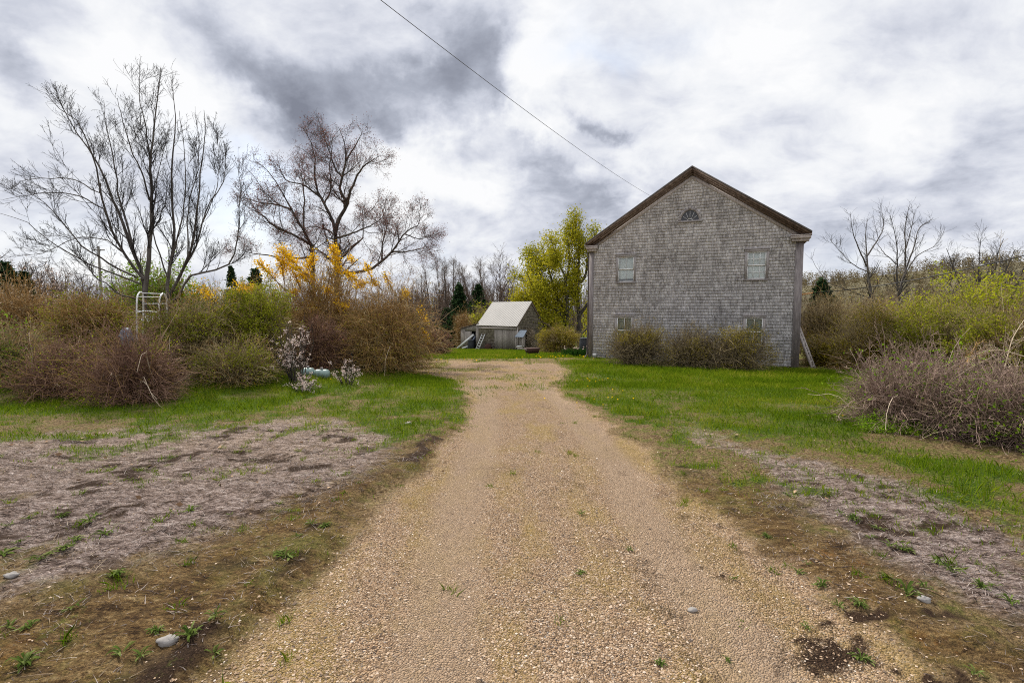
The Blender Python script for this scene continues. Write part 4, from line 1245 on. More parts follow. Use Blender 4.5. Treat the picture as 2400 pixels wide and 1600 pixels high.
# bare trees right of the house
dE = 33.0
bE = gz(at(2046, 740, dE))
limE = [([(2050, 790), (2046, 721), (2036, 646), (2031, 595), (2029, 544), (2034, 512)], 0, .5, 0.1200, 0.0105),
        ([(2031, 625), (2010, 576), (1998, 540), (1992, 500)], 0, -1, 0.0525, 0.0083),
        ([(2032, 600), (2051, 571), (2070, 535), (2066, 485)], 0, 1, 0.0525, 0.0083),
        ([(2040, 640), (2000, 620), (1965, 585), (1945, 560)], 0, -1.5, 0.0375, 0.0075),
        ([(2046, 700), (2000, 685), (1973, 675), (1944, 663), (1915, 630), (1900, 600)], 0, 1, 0.0375, 0.0075)]
spE = [dict(n=60, t0=.3, t1=1, length=1.8, ang=.6, K=6, up=.14, wig=.16, rr=.45, rmin=.009, sides=4),
       dict(n=420, t0=.2, t1=1, length=.9, ang=.7, K=5, up=.1, wig=.2, rr=.55, rmin=.006)]
tree_from_limbs('bare_tree', 'slim leafless tree with a pale trunk right beside the house', bE, limE, dE, spE, M['twig_grey'], 45, None)
bE2 = gz(at(2110, 740, dE + 1))
limE2 = [([(2104, 780), (2107, 690), (2121, 634), (2122, 585), (2121, 537), (2131, 481)], 0, .5, 0.1125, 0.0105),
         ([(2105, 700), (2102, 622), (2103, 580), (2097, 547), (2085, 500)], 0, -1, 0.0675, 0.0083),
         ([(2120, 640), (2143, 576), (2153, 537), (2186, 512)], 0, 1, 0.0600, 0.0083),
         ([(2116, 650), (2150, 600), (2191, 576), (2213, 542)], 0, -1, 0.0450, 0.0083),
         ([(2103, 620), (2070, 590), (2050, 560)], 0, 1.5, 0.0375, 0.0075),
         ([(2121, 590), (2135, 540), (2145, 490)], 0, -1, 0.0375, 0.0075)]
spE2 = [dict(n=80, t0=.25, t1=1, length=1.9, ang=.6, K=6, up=.13, wig=.16, rr=.45, rmin=.009, sides=4),
        dict(n=560, t0=.2, t1=1, length=.9, ang=.7, K=5, up=.1, wig=.2, rr=.55, rmin=.006)]
tree_from_limbs('bare_tree', 'forked dark leafless tree standing over the right hedge', bE2, limE2, dE + 1, spE2, M['twig_grey'], 46, None)


def auto_tree(rs, H_=9.0, spread=.5, mats=None, stems=1, spec=None, r0=.14, fine=1.0):
    """generic bare tree built at the origin, returned as (trunk geo, crown geo)"""
    r = np.random.default_rng(rs); K = 10
    P, R = [], []
    for s in range(stems):
        d = np.array([r.normal(0, .18 * (stems > 1) + .04), r.normal(0, .18 * (stems > 1) + .04), 1.0]); p = np.array([r.normal(0, .1) * (stems > 1), r.normal(0, .1) * (stems > 1), -.3]); pts = [p]
        for k in range(K - 1):
            d = d + r.normal(0, .07, 3); d[2] = abs(d[2]) + .05; d /= np.linalg.norm(d); p = p + d * H_ * r.uniform(.9, 1.1) / K; pts.append(p)
        P.append(pts); R.append(np.linspace(r0, .015, K))
    P, R = np.array(P), np.array(R); t, c = Geo(), Geo(); t.tube(P, R, 6)
    p1, q1 = grow(P, R, 26 * stems if stems < 3 else 16 * stems, .25, .97, H_ * spread, .65, 7, .10, .15, .45, .02 * fine, rngl=r)
    p2, q2 = grow(p1, q1, 240, .2, 1, H_ * .17, .7, 5, .10, .2, .55, .013 * fine, rngl=r)
    p3, q3 = grow(p2, q2, 700, .2, 1, H_ * .08, .7, 4, .08, .22, .6, .010 * fine, rngl=r)
    c.tube(p1, q1, 4); c.tube(p2, q2, 3); c.tube(p3, q3, 3)
    return t, c, p3


def make_auto(name, label, loc, rs, group=None, tm='bark_dark', cm='thicket_brown', leaf=None, **kw):
    t = thing(name, label, 'tree', loc, group=group)
    a, b, p3 = auto_tree(rs, **kw)
    a.build('trunk', M[tm], t); b.build('crown', M[cm], t)
    if leaf:
        r = np.random.default_rng(rs); mat, n, sz, sprd = leaf; i = r.integers(0, len(p3), n)
        g = Geo(); g.add(*quads(p3[i, r.integers(1, 4, n)] + r.normal(0, sprd, (n, 3)), sz * (.6 + .8 * r.random(n)), asp=.7, rngl=r)); g.build('leaves', M[mat], t)
    return t


def ground_at(px, d):
    p = at(px, 720, d); return gz(p)


# woodland edge behind the shed, each tree its own
def top_h(px, ytop, d):
    return float(at(px, ytop, d)[2] - ground_at(px, d)[2])


WOOD = [(1182, 562, 74, 1, .42), (1120, 590, 78, 2, .3), (1075, 578, 82, 1, .24), (1052, 584, 80, 1, .24), (1020, 610, 84, 2, .3), (985, 625, 86, 1, .35),
        (1150, 600, 86, 2, .35), (1095, 610, 76, 2, .35), (1210, 600, 80, 2, .38), (1045, 640, 72, 3, .4), (1100, 650, 70, 3, .45), (1150, 650, 68, 3, .45), (1000, 650, 74, 3, .4),
        (1245, 620, 84, 2, .4), (955, 660, 90, 3, .4), (1195, 665, 66, 3, .45), (1030, 600, 92, 1, .3), (1140, 585, 94, 1, .28)]
for i, (px, yt, d, st_, spd) in enumerate(WOOD):
    h = top_h(px, yt, d)
    lab = {0: 'broad crowned brown leafless tree rising tallest behind the shed roof', 1: 'bare brown tree rising just left of the tallest tree behind the shed', 2: 'slender tall bare tree standing highest over the dark spruce', 3: 'slender tall bare tree with a forked top near the dark spruce'}.get(i, 'bare brown tree among the thick woods behind the shed')
    make_auto('woodland_tree', lab, ground_at(px, d), 100 + i, group='bare trees in the woods behind the shed', H_=h, spread=spd, stems=st_, r0=.10 + .010 * h)


def conifer(name, label, loc, h, w, rs, group=None):
    r = np.random.default_rng(rs); t = thing(name, label, 'tree', loc, group=group)
    g = Geo(); g.tube([[0, 0, -.3], [0, 0, h * .5], [0, 0, h]], [.02 * h, .012 * h, .01], 6); g.build('trunk', M['bark_dark'], t)
    n = int(260); z = h * (.06 + .94 * r.random(n) ** 1.15); an = r.uniform(0, 6.28, n)
    L = w * (1 - z / h) ** .8 * (.65 + .6 * r.random(n)) + .06 * w
    C = []
    for k in range(14):
        f = (k + .5) / 14
        C.append(np.stack([np.cos(an) * L * f, np.sin(an) * L * f, z + L * (.12 * f - .42 * f * f)], 1))
    C = np.concatenate([c + r.normal(0, .05 * w, c.shape) for c in C for _ in range(2)])
    g = Geo(); g.add(*quads(C, .17 * w * (.6 + .8 * r.random(len(C))), .5, .5, r)); g.build('crown', M['fir_leaf'], t)
    return t


conifer('spruce_tree', 'dark narrow spruce standing left behind the shed lean to', ground_at(1076, 58), top_h(1076, 668, 58), 2.2, 1)
conifer('spruce_tree', 'dark broad spruce low beside the brown woods left of the shed', ground_at(1048, 60), top_h(1048, 725, 60), 2.4, 2)
conifer('spruce_tree', 'dark spruce half hidden in the woods above the shed roof', ground_at(1120, 66), top_h(1120, 668, 66), 2.6, 3)
conifer('spruce_tree', 'dark spruce directly behind the shed beside the green shrub', ground_at(1108, 62), top_h(1108, 715, 62), 2.0, 4)
conifer('spruce_tree', 'small green spruce on the skyline right of the bare trees', ground_at(545, 55), top_h(545, 625, 55), 1.7, 5)
conifer('spruce_tree', 'dark spruce pair on the skyline beside the forsythia top', ground_at(602, 62), top_h(602, 632, 62), 2.6, 6)
conifer('spruce_tree', 'dark spruce low at the far left picture edge', ground_at(15, 30), top_h(15, 618, 30), 2.0, 7)
conifer('spruce_tree', 'dark bushy spruce beside pale brush left of the utility pole', ground_at(62, 31), top_h(62, 640, 31), 1.5, 8)
conifer('spruce_tree', 'dark green spruce beyond the hedge just right of the house', ground_at(1925, 60), top_h(1925, 660, 60), 3.2, 9)


# ------------------------------------------------------------------ shrubs
def shrub(name, label, c, rx, ry, h, n, twig, leaf=None, nleaf=0, lsize=.05, rs=1, arch=.5, sub=3, r=.009, canes=0, cane_mat=None, cat='shrub', group=None, lasp=.6, dense=1.0, lspread=.05, rminor=.0035, top_leaf=0.0, subang=.7, mess=.09, fill=5.0, alt=None, K=8, leafname='leaves'):
    R0 = np.random.default_rng(rs); c = np.asarray(c, float)
    t = thing(name, label, cat, c, group=group)

    def stems(n, hh, ww, arch):  # noqa
        an = R0.uniform(0, 2 * np.pi, n); rad = np.sqrt(R0.random(n))
        b = np.stack([np.cos(an) * rad * rx * .42, np.sin(an) * rad * ry * .42, np.full(n, -.05)], 1)
        lean = .15 + .95 * rad
        d = norm(np.stack([np.cos(an) * lean * rx / h * 1.0, np.sin(an) * lean * ry / h * 1.0, np.ones(n)], 1) + R0.normal(0, .07 + mess, (n, 3)))
        L = hh * (.6 + .5 * R0.random(n)) * (1 + .35 * rad); pts = [b]; p = b
        for k in range(K - 1):
            d = norm(d + R0.normal(0, mess, (n, 3)) + np.array([0, 0, -arch / K]) * (k / K + .2) * 2 * rad[:, None])
            p = p + d * (L / (K - 1))[:, None]; p[:, 2] = np.maximum(p[:, 2], .02); pts.append(p)
        S = np.stack(pts, 1)
        zq = np.quantile(S[:, :, 2].max(1), .9); S[:, :, 2] *= hh * .93 / zq
        for q, rq in ((0, rx), (1, ry)):
            S[:, :, q] *= ww * rq * .93 / np.quantile(np.abs(S[:, :, q]).max(1), .93)
        return S
    P = stems(n, h, 1, arch); Rr = np.linspace(r, r * .35, K)[None].repeat(n, 0) * (.7 + .6 * R0.random((n, 1)))
    g = Geo(); g.tube(P, Rr, 3)
    p1, q1 = grow(P, Rr, int(n * sub * dense), .25, 1, h * .32, subang, 5, .02, .2, .65, rminor, rngl=R0); g.tube(p1, q1, 3)
    p2, q2 = grow(p1, q1, int(n * sub * dense * 1.6), .2, 1, h * .14, subang, 4, .03, .2, .75, rminor * .8, rngl=R0); g.tube(p2, q2, 3)
    if fill and n >= 130:
        m_ = int(n * fill); dv = norm(R0.normal(size=(m_, 3))); dv[:, 2] = np.abs(dv[:, 2])
        az_, el_ = np.arctan2(dv[:, 1], dv[:, 0]), dv[:, 2]
        lum = .50 + .72 * vnoise(np.cos(az_) * 1.7 + rs, np.sin(az_) * 1.7 + el_ * 2.1, rs) * (.7 + .6 * vnoise(np.cos(az_) * 4.1 + rs, np.sin(az_) * 4.1 + el_ * 5, rs + 1))
        q = dv * (np.sqrt(R0.random(m_)) * .65 + .35)[:, None] * lum[:, None] * np.array([rx, ry, h]) * (1 - .18 * (dv[:, 2:3] < .15)); q[:, 2] = np.maximum(q[:, 2], .03)
        dd = norm(dv * .55 + R0.normal(0, .5, (m_, 3)) + np.array([0, 0, .15])); pf = [q]; Lf = (min(h, 1.8) * .38 * (.4 + .9 * R0.random(m_)))[:, None]
        for k in range(4):
            dd = norm(dd + R0.normal(0, .22, (m_, 3)) + np.array([0, 0, -.10 * min(arch, 1.5)])); q = q + dd * Lf / 4; q[:, 2] = np.maximum(q[:, 2], .02); pf.append(q)
        pf = np.stack(pf, 1); sel = R0.random(m_) < .34; rf = np.linspace(rminor * 1.05, rminor * .6, 5)[None]
        g.tube(pf[~sel], rf.repeat((~sel).sum(), 0), 3); g2 = Geo(); g2.tube(pf[sel], rf.repeat(sel.sum(), 0) * 1.15, 3)
        g2.build('dead_twigs', alt or M[{'red brown twigs': 'fors_twig', 'brown arching twigs': 'olive_twig', 'olive twigs': 'fors_twig', 'mauve grey twigs': 'dark_twig'}.get(twig.name, 'olive_twig')], t)
        p2 = np.concatenate([p2, pf[:, :4]])
    ns_ = max(6, int(n * .07)); ms_ = mess; mess = .22
    Ps = stems(ns_, h * 1.2, 1.12, arch * .5); mess = ms_; Rs = np.linspace(r * 1.2, r * .3, K)[None].repeat(ns_, 0); g.tube(Ps, Rs, 3)
    pq, qq = grow(Ps, Rs, ns_ * 5, .35, 1, h * .22, .6, 5, .03, .2, .6, rminor, rngl=R0); g.tube(pq, qq, 3)
    g.build('twigs', twig, t)
    if canes:
        P3 = stems(canes, h * 1.1, 1.12, arch * 1.6); g = Geo(); g.tube(P3, np.linspace(r * 1.25, r * .45, K)[None].repeat(canes, 0), 4); g.build('canes', cane_mat or M['pale_cane'], t)
    if leaf is not None and nleaf:
        src = np.concatenate([p1[:, 1:].reshape(-1, 3), p2[:, 1:].reshape(-1, 3), p2[:, 2:].reshape(-1, 3)])
        w = np.ones(len(src))
        if top_leaf: w = np.clip(src[:, 2] / h, .02, 1.3) ** top_leaf
        cs = .55 if h > 1.2 else .3; w = w * (.05 + sstep(.42, .62, .5 * vnoise(src[:, 0] / cs + rs, src[:, 2] / cs, rs) + .5 * vnoise(src[:, 1] / cs + 7, src[:, 2] / cs + 3, rs + 2)))
        i = R0.choice(len(src), nleaf, p=w / w.sum()); C = src[i] + R0.normal(0, lspread, (nleaf, 3)); C[:, 2] = np.maximum(C[:, 2], .03)
        g = Geo(); g.add(*quads(C, lsize * (.55 + .9 * R0.random(nleaf)), asp=lasp, rngl=R0)); g.build(leafname, leaf, t)
    return t, P, p1, p2


def px_shrub(name, label, px0, px1, ytop, ybase, d, *a, ry=None, **kw):
    """shrub whose outline spans px0..px1 and reaches ytop, standing at distance d"""
    c = ground_at((px0 + px1) / 2, d); rx = (px1 - px0) / 2 * d / F
    h = float(at((px0 + px1) / 2, ytop, d)[2] - c[2])
    return shrub(name, label, c, rx, ry or rx * .8, h, *a, **kw)


# --- by the house front
for i, (a, b, yt, d, lab) in enumerate(((1418, 1575, 752, 18.6, 'twiggy olive shrub under the lower left house window'), (1545, 1700, 762, 17.9, 'twiggy brown shrub against the middle of the house wall'), (1655, 1815, 770, 17.2, 'twiggy shrub under the lower right house window'))):
    px_shrub('house_shrub', lab, a, b, yt, 880, d, 230, M['dark_twig'], M['brown_leaf'], 7000, .035, rs=60 + i, mess=.15, arch=.5, sub=5, r=.010, ry=.75, fill=6.0, group='shrubs along the house front', rminor=.004, lspread=.06, top_leaf=.6)

# --- round bush by the shed
px_shrub('round_bush', 'rounded olive bush on the grass between shed and house', 1256, 1362, 768, 832, 38, 420, M['olive_twig'], M['brown_leaf'], 15000, .075, rs=70, arch=.9, sub=4, r=.012, rminor=.007, lspread=.08)
px_shrub('red_bush', 'low dark red bush at the lawn edge left of the shed', 985, 1052, 770, 830, 36, 260, M['red_twig'], M['bud'], 5000, .07, rs=71, arch=.6, sub=4, r=.012, rminor=.007)
px_shrub('green_bush', 'bright green bush behind the shed lean to roof', 1098, 1160, 715, 800, 52, 160, M['olive_twig'], M['lime_leaf'], 8000, .13, rs=72, arch=.4, sub=4, r=.015, rminor=.01, lspread=.15)
px_shrub('tan_bush', 'pale tan leafless bush in front of the dark spruce', 1062, 1110, 728, 805, 50, 200, M['fors_twig'], M['straw'], 1500, .08, rs=73, arch=.4, sub=4, r=.014, rminor=.01)

# --- forsythias
dF = 16.4
fs, FP, F1, F2 = px_shrub('forsythia_bush', 'big brown forsythia with bright yellow flower sprays at its top', 640, 880, 618, 880, dF, 440, M['fors_twig'], M['brown_leaf'], 6000, .04, rs=80, mess=.2, arch=1.0, sub=5, fill=8.0, r=.011, rminor=.0045, ry=2.0, canes=14)
px_shrub('arching_shrub', 'dense brown arching shrub spilling over grass at the drive bend', 790, 1010, 672, 880, 15.6, 520, M['fors_twig'], M['brown_leaf'], 9000, .04, rs=81, mess=.2, arch=1.3, sub=5, fill=9.0, r=.009, rminor=.0042, ry=1.9, canes=14)
spikes = [((603, 611), (641, 651), 1.0), ((654, 581), (705, 632), 1.6), ((649, 605), (690, 630), 1.4), ((780, 571), (791, 640), 1.3), ((735, 600), (722, 628), 1.0), ((765, 678), (775, 684), .9),
          ((836, 668), (856, 664), 1.1), ((686, 683), (694, 686), .5), ((729, 715), (745, 733), .6), ((808, 712), (812, 722), .4), ((858, 618), (866, 640), .5), ((822, 604), (825, 612), .5), ((948, 684), (952, 694), .5),
          ((660, 615), (664, 645), .7), ((700, 640), (720, 655), .7), ((812, 640), (835, 655), .8), ((870, 655), (885, 670), .5), ((720, 640), (735, 660), .6), ((900, 640), (915, 670), .5), ((690, 640), (700, 665), .5), ((790, 700), (795, 720), .35), ((980, 720), (1000, 760), .35), ((990, 770), (1005, 800), .25)]
r_ = np.random.default_rng(5)
C = []; SP = []
fb = np.array(fs.location)
for (a, b, w) in spikes:
    p, q = at(*a, dF - .6), at(*b, dF - .4 + r_.normal(0, .3))
    n = int(330 * w * (.4 + np.linalg.norm(q - p))); t = r_.random((n, 1)); C.append(p + (q - p) * t + r_.normal(0, .05 + .03 * w, (n, 3)))
    m = 5; SP.append(np.stack([np.stack([q + (p - q) * k + r_.normal(0, .02, 3) for k in np.linspace(-.8, 1, 6)]) for _ in range(m)]))
C = np.concatenate(C); SPc = np.concatenate(SP)
i = r_.choice(len(F1), 900); top = F1[i].reshape(-1, 3); wz = (top[:, 2] / top[:, 2].max()) ** 3; k = r_.random(len(top)) < wz * .35
C2 = top[k] + fb
g = Geo(); g.add(*quads(np.concatenate([C, C2]), .055 * (.6 + .8 * r_.random(len(C) + len(C2))), asp=.8, rngl=r_)); g.build('flowers', M['fors_flower'], fs, base=fb)
g = Geo(); g.tube(SPc, np.full(SPc.shape[:2], .008), 3); g.build('flower_stems', M['fors_twig'], fs, base=fb)

for i, (a, b, yt, d, lab) in enumerate(((440, 560, 664, 18.5, 'forsythia hedge bush with yellow tips right of the bare trees'), (540, 665, 658, 18.0, 'forsythia bush with yellow flowers left of the tallest forsythia'))):
    fo, P_, p1_, p2_ = px_shrub('forsythia_bush', lab, a, b, yt, 800, d, 320, M['olive_twig'], M['green_leaf'], 9000, .05, rs=84 + i, arch=.5, sub=4, r=.010, rminor=.005, ry=1.3, lspread=.08)
    rr_ = np.random.default_rng(i); src = p1_.reshape(-1, 3); w = np.clip(src[:, 2] / src[:, 2].max(), 0, 1) ** 5 * (src[:, 1] < .5); w = w * sstep(.35, .65, fbm(src[:, 0] * 2.2, src[:, 2] * 2.2, 2, 6))
    ii_ = rr_.choice(len(src), 3200, p=w / w.sum()); g = Geo(); g.add(*quads(src[ii_] + rr_.normal(0, .07, (3200, 3)), .06 * np.ones(3200), asp=.8, rngl=rr_)); g.build('flowers', M['fors_flower'], fo)

# --- left bank
px_shrub('juniper_bush', 'dense green bush behind the bare trees with a yellowish top', 255, 470, 612, 800, 17.5, 300, M['olive_twig'], M['green_leaf'], 26000, .075, rs=90, arch=.5, sub=4, r=.011, rminor=.006, ry=1.2, lspread=.09)
px_shrub('olive_shrub', 'olive green shrub in front of the forsythia hedge', 470, 690, 690, 890, 13.2, 420, M['olive_twig'], M['olive_leaf'], 22000, .045, rs=91, mess=.16, arch=.9, sub=4, r=.009, rminor=.004, ry=1.1, canes=12)
px_shrub('olive_shrub', 'olive green shrub right below the white chair frame', 345, 530, 712, 890, 12.0, 420, M['olive_twig'], M['olive_leaf'], 18000, .042, rs=92, mess=.16, arch=1.0, sub=4, r=.009, rminor=.004, ry=.9, canes=12)
px_shrub('brush_shrub', 'red brown twiggy shrub sprawling on grass at the left front', 190, 420, 770, 940, 9.3, 440, M['red_twig'], M['olive_leaf'], 1600, .03, rs=93, fill=3.0, mess=.3, arch=1.1, sub=5, r=.007, rminor=.003, ry=.9, canes=18)
px_shrub('brush_shrub', 'red brown twiggy shrub at the left edge beside tan brambles', 40, 250, 790, 930, 9.8, 380, M['red_twig'], M['olive_leaf'], 2500, .03, rs=94, fill=3.0, mess=.3, arch=1.0, sub=5, r=.007, rminor=.003, ry=.9, canes=18)
px_shrub('bramble_bush', 'tan dry bramble with long arching canes at the left edge', -60, 150, 660, 800, 14.5, 420, M['fors_twig'], M['straw'], 4500, .05, rs=95, mess=.16, arch=.9, sub=4, r=.009, rminor=.0045, ry=1.2, canes=30)
px_shrub('bramble_bush', 'tan dry bramble spreading left of the white chair frame', 110, 310, 690, 830, 13.4, 420, M['fors_twig'], M['olive_leaf'], 9000, .05, rs=96, mess=.16, arch=1.0, sub=4, r=.009, rminor=.0045, ry=1.0, canes=30)
px_shrub('leafy_shrub', 'bright green leafy shrub low at the left picture edge', -60, 75, 755, 900, 10.5, 220, M['olive_twig'], M['green_leaf'], 9000, .05, rs=97, arch=.5, sub=4, r=.008, rminor=.004, ry=.8)
px_shrub('dark_shrub', 'dark red shrub shaded under the brown forsythia', 690, 800, 742, 880, 14.2, 320, M['red_twig'], M['bud'], 2500, .035, rs=98, arch=.6, sub=4, r=.009, rminor=.004, ry=.7)
px_shrub('low_shrub', 'low dark green shrub at the foot of the olive bank', 440, 640, 800, 900, 11.2, 300, M['olive_twig'], M['olive_leaf'], 7000, .035, rs=99, arch=.9, sub=4, r=.007, rminor=.0035, ry=.7, canes=10)

# blossoming bush
bl, P_, p1_, p2_ = px_shrub('blossom_bush', 'small bush with pale pink blossoms in front of the brown forsythia', 640, 735, 748, 895, 11.6, 30, M['bark_dark'], None, rs=110, arch=.3, sub=4, r=.011, rminor=.004, ry=.45)
rr_ = np.random.default_rng(2); src = np.concatenate([p1_[:, 1:].reshape(-1, 3), p2_.reshape(-1, 3)]); src = src[(src[:, 2] > .3)]
cl = src[rr_.choice(len(src), 150)]
C = (cl[:, None] + rr_.normal(0, .022, (150, 9, 3))).reshape(-1, 3)
g = Geo(); g.add(*quads(C, .026 * (.7 + .6 * rr_.random(len(C))), asp=.9, rngl=rr_)); g.build('blossoms', M['blossom'], bl)
bl2, P_, p1_, p2_ = px_shrub('blossom_bush', 'low spray of pale pink blossoms leaning toward the drive bend', 770, 850, 838, 880, 11.9, 22, M['bark_dark'], None, rs=111, arch=1.0, sub=4, r=.008, rminor=.0035, ry=.4)
src = p1_[:, 1:].reshape(-1, 3); cl = src[rr_.choice(len(src), 80)]; C = (cl[:, None] + rr_.normal(0, .02, (80, 8, 3))).reshape(-1, 3)
g = Geo(); g.add(*quads(C, .024 * np.ones(len(C)), asp=.9, rngl=rr_)); g.build('blossoms', M['blossom'], bl2)
bl3, P_, p1_, p2_ = px_shrub('blossom_bush', 'low pale blossom twigs on grass left of the green tank', 660, 745, 868, 918, 10.6, 18, M['bark_dark'], None, rs=112, arch=1.0, sub=4, r=.007, rminor=.0032, ry=.4)
src = p1_[:, 1:].reshape(-1, 3); cl = src[rr_.choice(len(src), 80)]; C = (cl[:, None] + rr_.normal(0, .02, (80, 8, 3))).reshape(-1, 3)
g = Geo(); g.add(*quads(C, .024 * np.ones(len(C)), asp=.9, rngl=rr_)); g.build('blossoms', M['blossom'], bl3)

# --- right side
px_shrub('grey_bush', 'large mauve grey twiggy bush on the lawn at the right', 2000, 2330, 822, 1060, 7.2, 700, M['lilac_twig'], M['green_leaf'], 2200, .04, rs=120, fill=3.0, mess=.2, arch=.6, sub=6, r=.0065, rminor=.0026, ry=.95, canes=26, K=9)
px_shrub('grey_bush', 'mauve grey twiggy bush cut by the right picture edge', 2220, 2560, 850, 1100, 6.3, 620, M['lilac_twig'], M['green_leaf'], 2600, .04, rs=121, fill=3.0, mess=.2, arch=.6, sub=6, r=.006, rminor=.0024, ry=.9, canes=22, K=9)
px_shrub('leafy_shrub', 'small green leafy shrub at the left foot of the mauve grey bush', 2030, 2180, 985, 1070, 6.9, 120, M['olive_twig'], M['green_leaf'], 3500, .03, rs=122, arch=.7, sub=4, r=.005, rminor=.0025, ry=.4)
HG = [(1895, 2010, 785, 21.0, M['brown_leaf'], 'brown olive hedge bush nearest to the house ladder'), (1975, 2150, 722, 18.0, M['brown_leaf'], 'olive hedge bush right of the house ladder'),
      (2100, 2300, 712, 16.5, M['olive_leaf'], 'wide olive hedge bush behind the mauve grey bush'), (2260, 2520, 705, 14.5, M['olive_leaf'], 'dark olive hedge bush at the right picture edge')]
for i, (a, b, yt, d, lm, lab) in enumerate(HG):
    px_shrub('hedge_bush', lab, a, b, yt, 880, d, 420, M['olive_twig'], lm, 26000, .055, rs=130 + i, arch=.6, sub=4, r=.010, rminor=.005, group='bushes of the right hedge', lspread=.09, canes=12 if i == 3 else 0)
for i, (a, b, yt, d, lab) in enumerate(((2090, 2220, 695, 20.0, 'lime green bush standing behind the olive hedge below the forked tree'), (2200, 2420, 640, 18.0, 'tall lime green bush standing highest behind the right hedge'))):
    px_shrub('lime_bush', lab, a, b, yt, 860, d, 200, M['olive_twig'], M['lime_leaf'], 6500, .075, rs=140 + i, arch=.4, sub=4, r=.012, rminor=.006, lspread=.10, top_leaf=1.6)
px_shrub('tan_bush', 'tan leafless brush beyond the house corner and ladder', 1880, 1990, 690, 830, 27, 380, M['olive_twig'], M['brown_leaf'], 1800, .07, rs=150, arch=.4, sub=5, r=.012, rminor=.007)
px_shrub('tan_bush', 'tan leafless brush under the slim bare tree', 1970, 2110, 690, 830, 28, 380, M['olive_twig'], M['lime_leaf'], 1800, .08, rs=151, arch=.4, sub=5, r=.012, rminor=.007)
# dead pale branches reaching out of the right bushes
r_ = np.random.default_rng(8)
for i, (pts, d, lab) in enumerate(((((2400, 835), (2340, 820), (2290, 830), (2230, 880)), 9.0, 'pale dead branch reaching left over the mauve grey bush'), (((2345, 900), (2360, 840), (2375, 790), (2400, 750)), 9.2, 'pale dead stem rising at the right picture edge'),
                                   (((2200, 930), (2230, 890), (2265, 850), (2290, 800)), 8.3, 'thin orange brown stem slanting out of the mauve grey bush'))):
    P = smooth_path([at(*p, d + .2 * k) for k, p in enumerate(pts)], 10)[None]; R = np.linspace(.011, .005, 10)[None]
    if i == 0: P[0, -1, 2] = float(g0(P[0, -1, 0], P[0, -1, 1])) if False else P[0, -1, 2]
    # carry the stem down to the soil so that it stands on its own
    low = P[0][np.argmin(P[0][:, 2])]; root = np.array([low[0], low[1] + .1, float(g0(low[0], low[1])) - .05])
    P2 = smooth_path([root, (root + low) / 2 + np.array([.03, 0, 0]), low], 10)[None]
    t = thing('dead_branch', lab, 'branch', root)
    g = Geo(); g.tube(P, R, 5); g.tube(P2, np.full((1, 10), .011), 5)
    p1, q1 = grow(P, R, 26, .2, 1, .5, .8, 5, .05, .2, .6, .004, rngl=r_); g.tube(p1, q1, 3)
    p2, q2 = grow(p1, q1, 60, .2, 1, .2, .8, 4, .05, .2, .6, .003, rngl=r_); g.tube(p2, q2, 3)
    g.build('stem', M['pale_cane'] if i < 2 else M['fors_twig'], t, base=root)

# --- saplings on the right skyline
SAP = [(2255, 512, 28), (2285, 522, 27), (2305, 518, 29), (2345, 552, 26), (2375, 548, 27), (2215, 560, 30)]
for i, (px, yt, d) in enumerate(SAP):
    make_auto('sapling', ['thin bare sapling leftmost of the tall pair over the lime bush', 'thin bare sapling on the skyline over the lime bush', 'tallest thin bare sapling at the right skyline', 'thin bare sapling above the black cable near the picture edge', 'rightmost thin bare sapling by the picture edge', 'thin bare sapling next to the forked dark tree'][i],
              ground_at(px, d), 200 + i, group='bare saplings behind the right hedge', H_=top_h(px, yt, d), spread=.17, stems=2, r0=.035, fine=.42, cm='twig_grey', tm='twig_grey')

# --- left background trees
LB = [(40, 570, 40, 2, 'twig_grey', ('straw', 500, .08, .1), 'slim leafless tree at the far left over the dark spruce'), (100, 585, 36, 3, 'thicket_brown', ('blossom', 900, .09, .12), 'wide small tree with pale blossom at the left skyline'),
      (135, 600, 38, 3, 'thicket_brown', ('blossom', 500, .09, .12), 'small pale blossoming tree beside brown thicket'), (170, 606, 48, 3, 'thicket_brown', None, 'brown leafless thicket tree left of the utility pole'),
      (200, 612, 50, 3, 'thicket_brown', None, 'brown leafless tree close left of the utility pole'), (268, 628, 56, 3, 'thicket_brown', None, 'brown leafless tree just right of the utility pole'), (60, 600, 44, 3, 'thicket_brown', None, 'brown leafless tree behind the pale blossoming trees'),
      (10, 590, 42, 3, 'thicket_brown', None, 'brown leafless tree at the far left picture edge'), (225, 640, 60, 3, 'thicket_brown', None, 'low brown tree behind the utility pole'), (310, 640, 62, 3, 'thicket_brown', None, 'brown tree behind the leafless grey trees'),
      (460, 655, 66, 3, 'thicket_brown', None, 'far brown tree over the yellow hedge tips'), (575, 640, 64, 3, 'thicket_brown', None, 'far brown tree between skyline spruces'), (640, 640, 70, 3, 'thicket_brown', None, 'far brown tree behind the yellow flower sprays')]
for i, (px, yt, d, st_, cm, lf, lab) in enumerate(LB):
    make_auto('skyline_tree', lab, ground_at(px, d), 300 + i, H_=top_h(px, yt, d), spread=.42, stems=st_, r0=.11, cm=cm, leaf=lf)

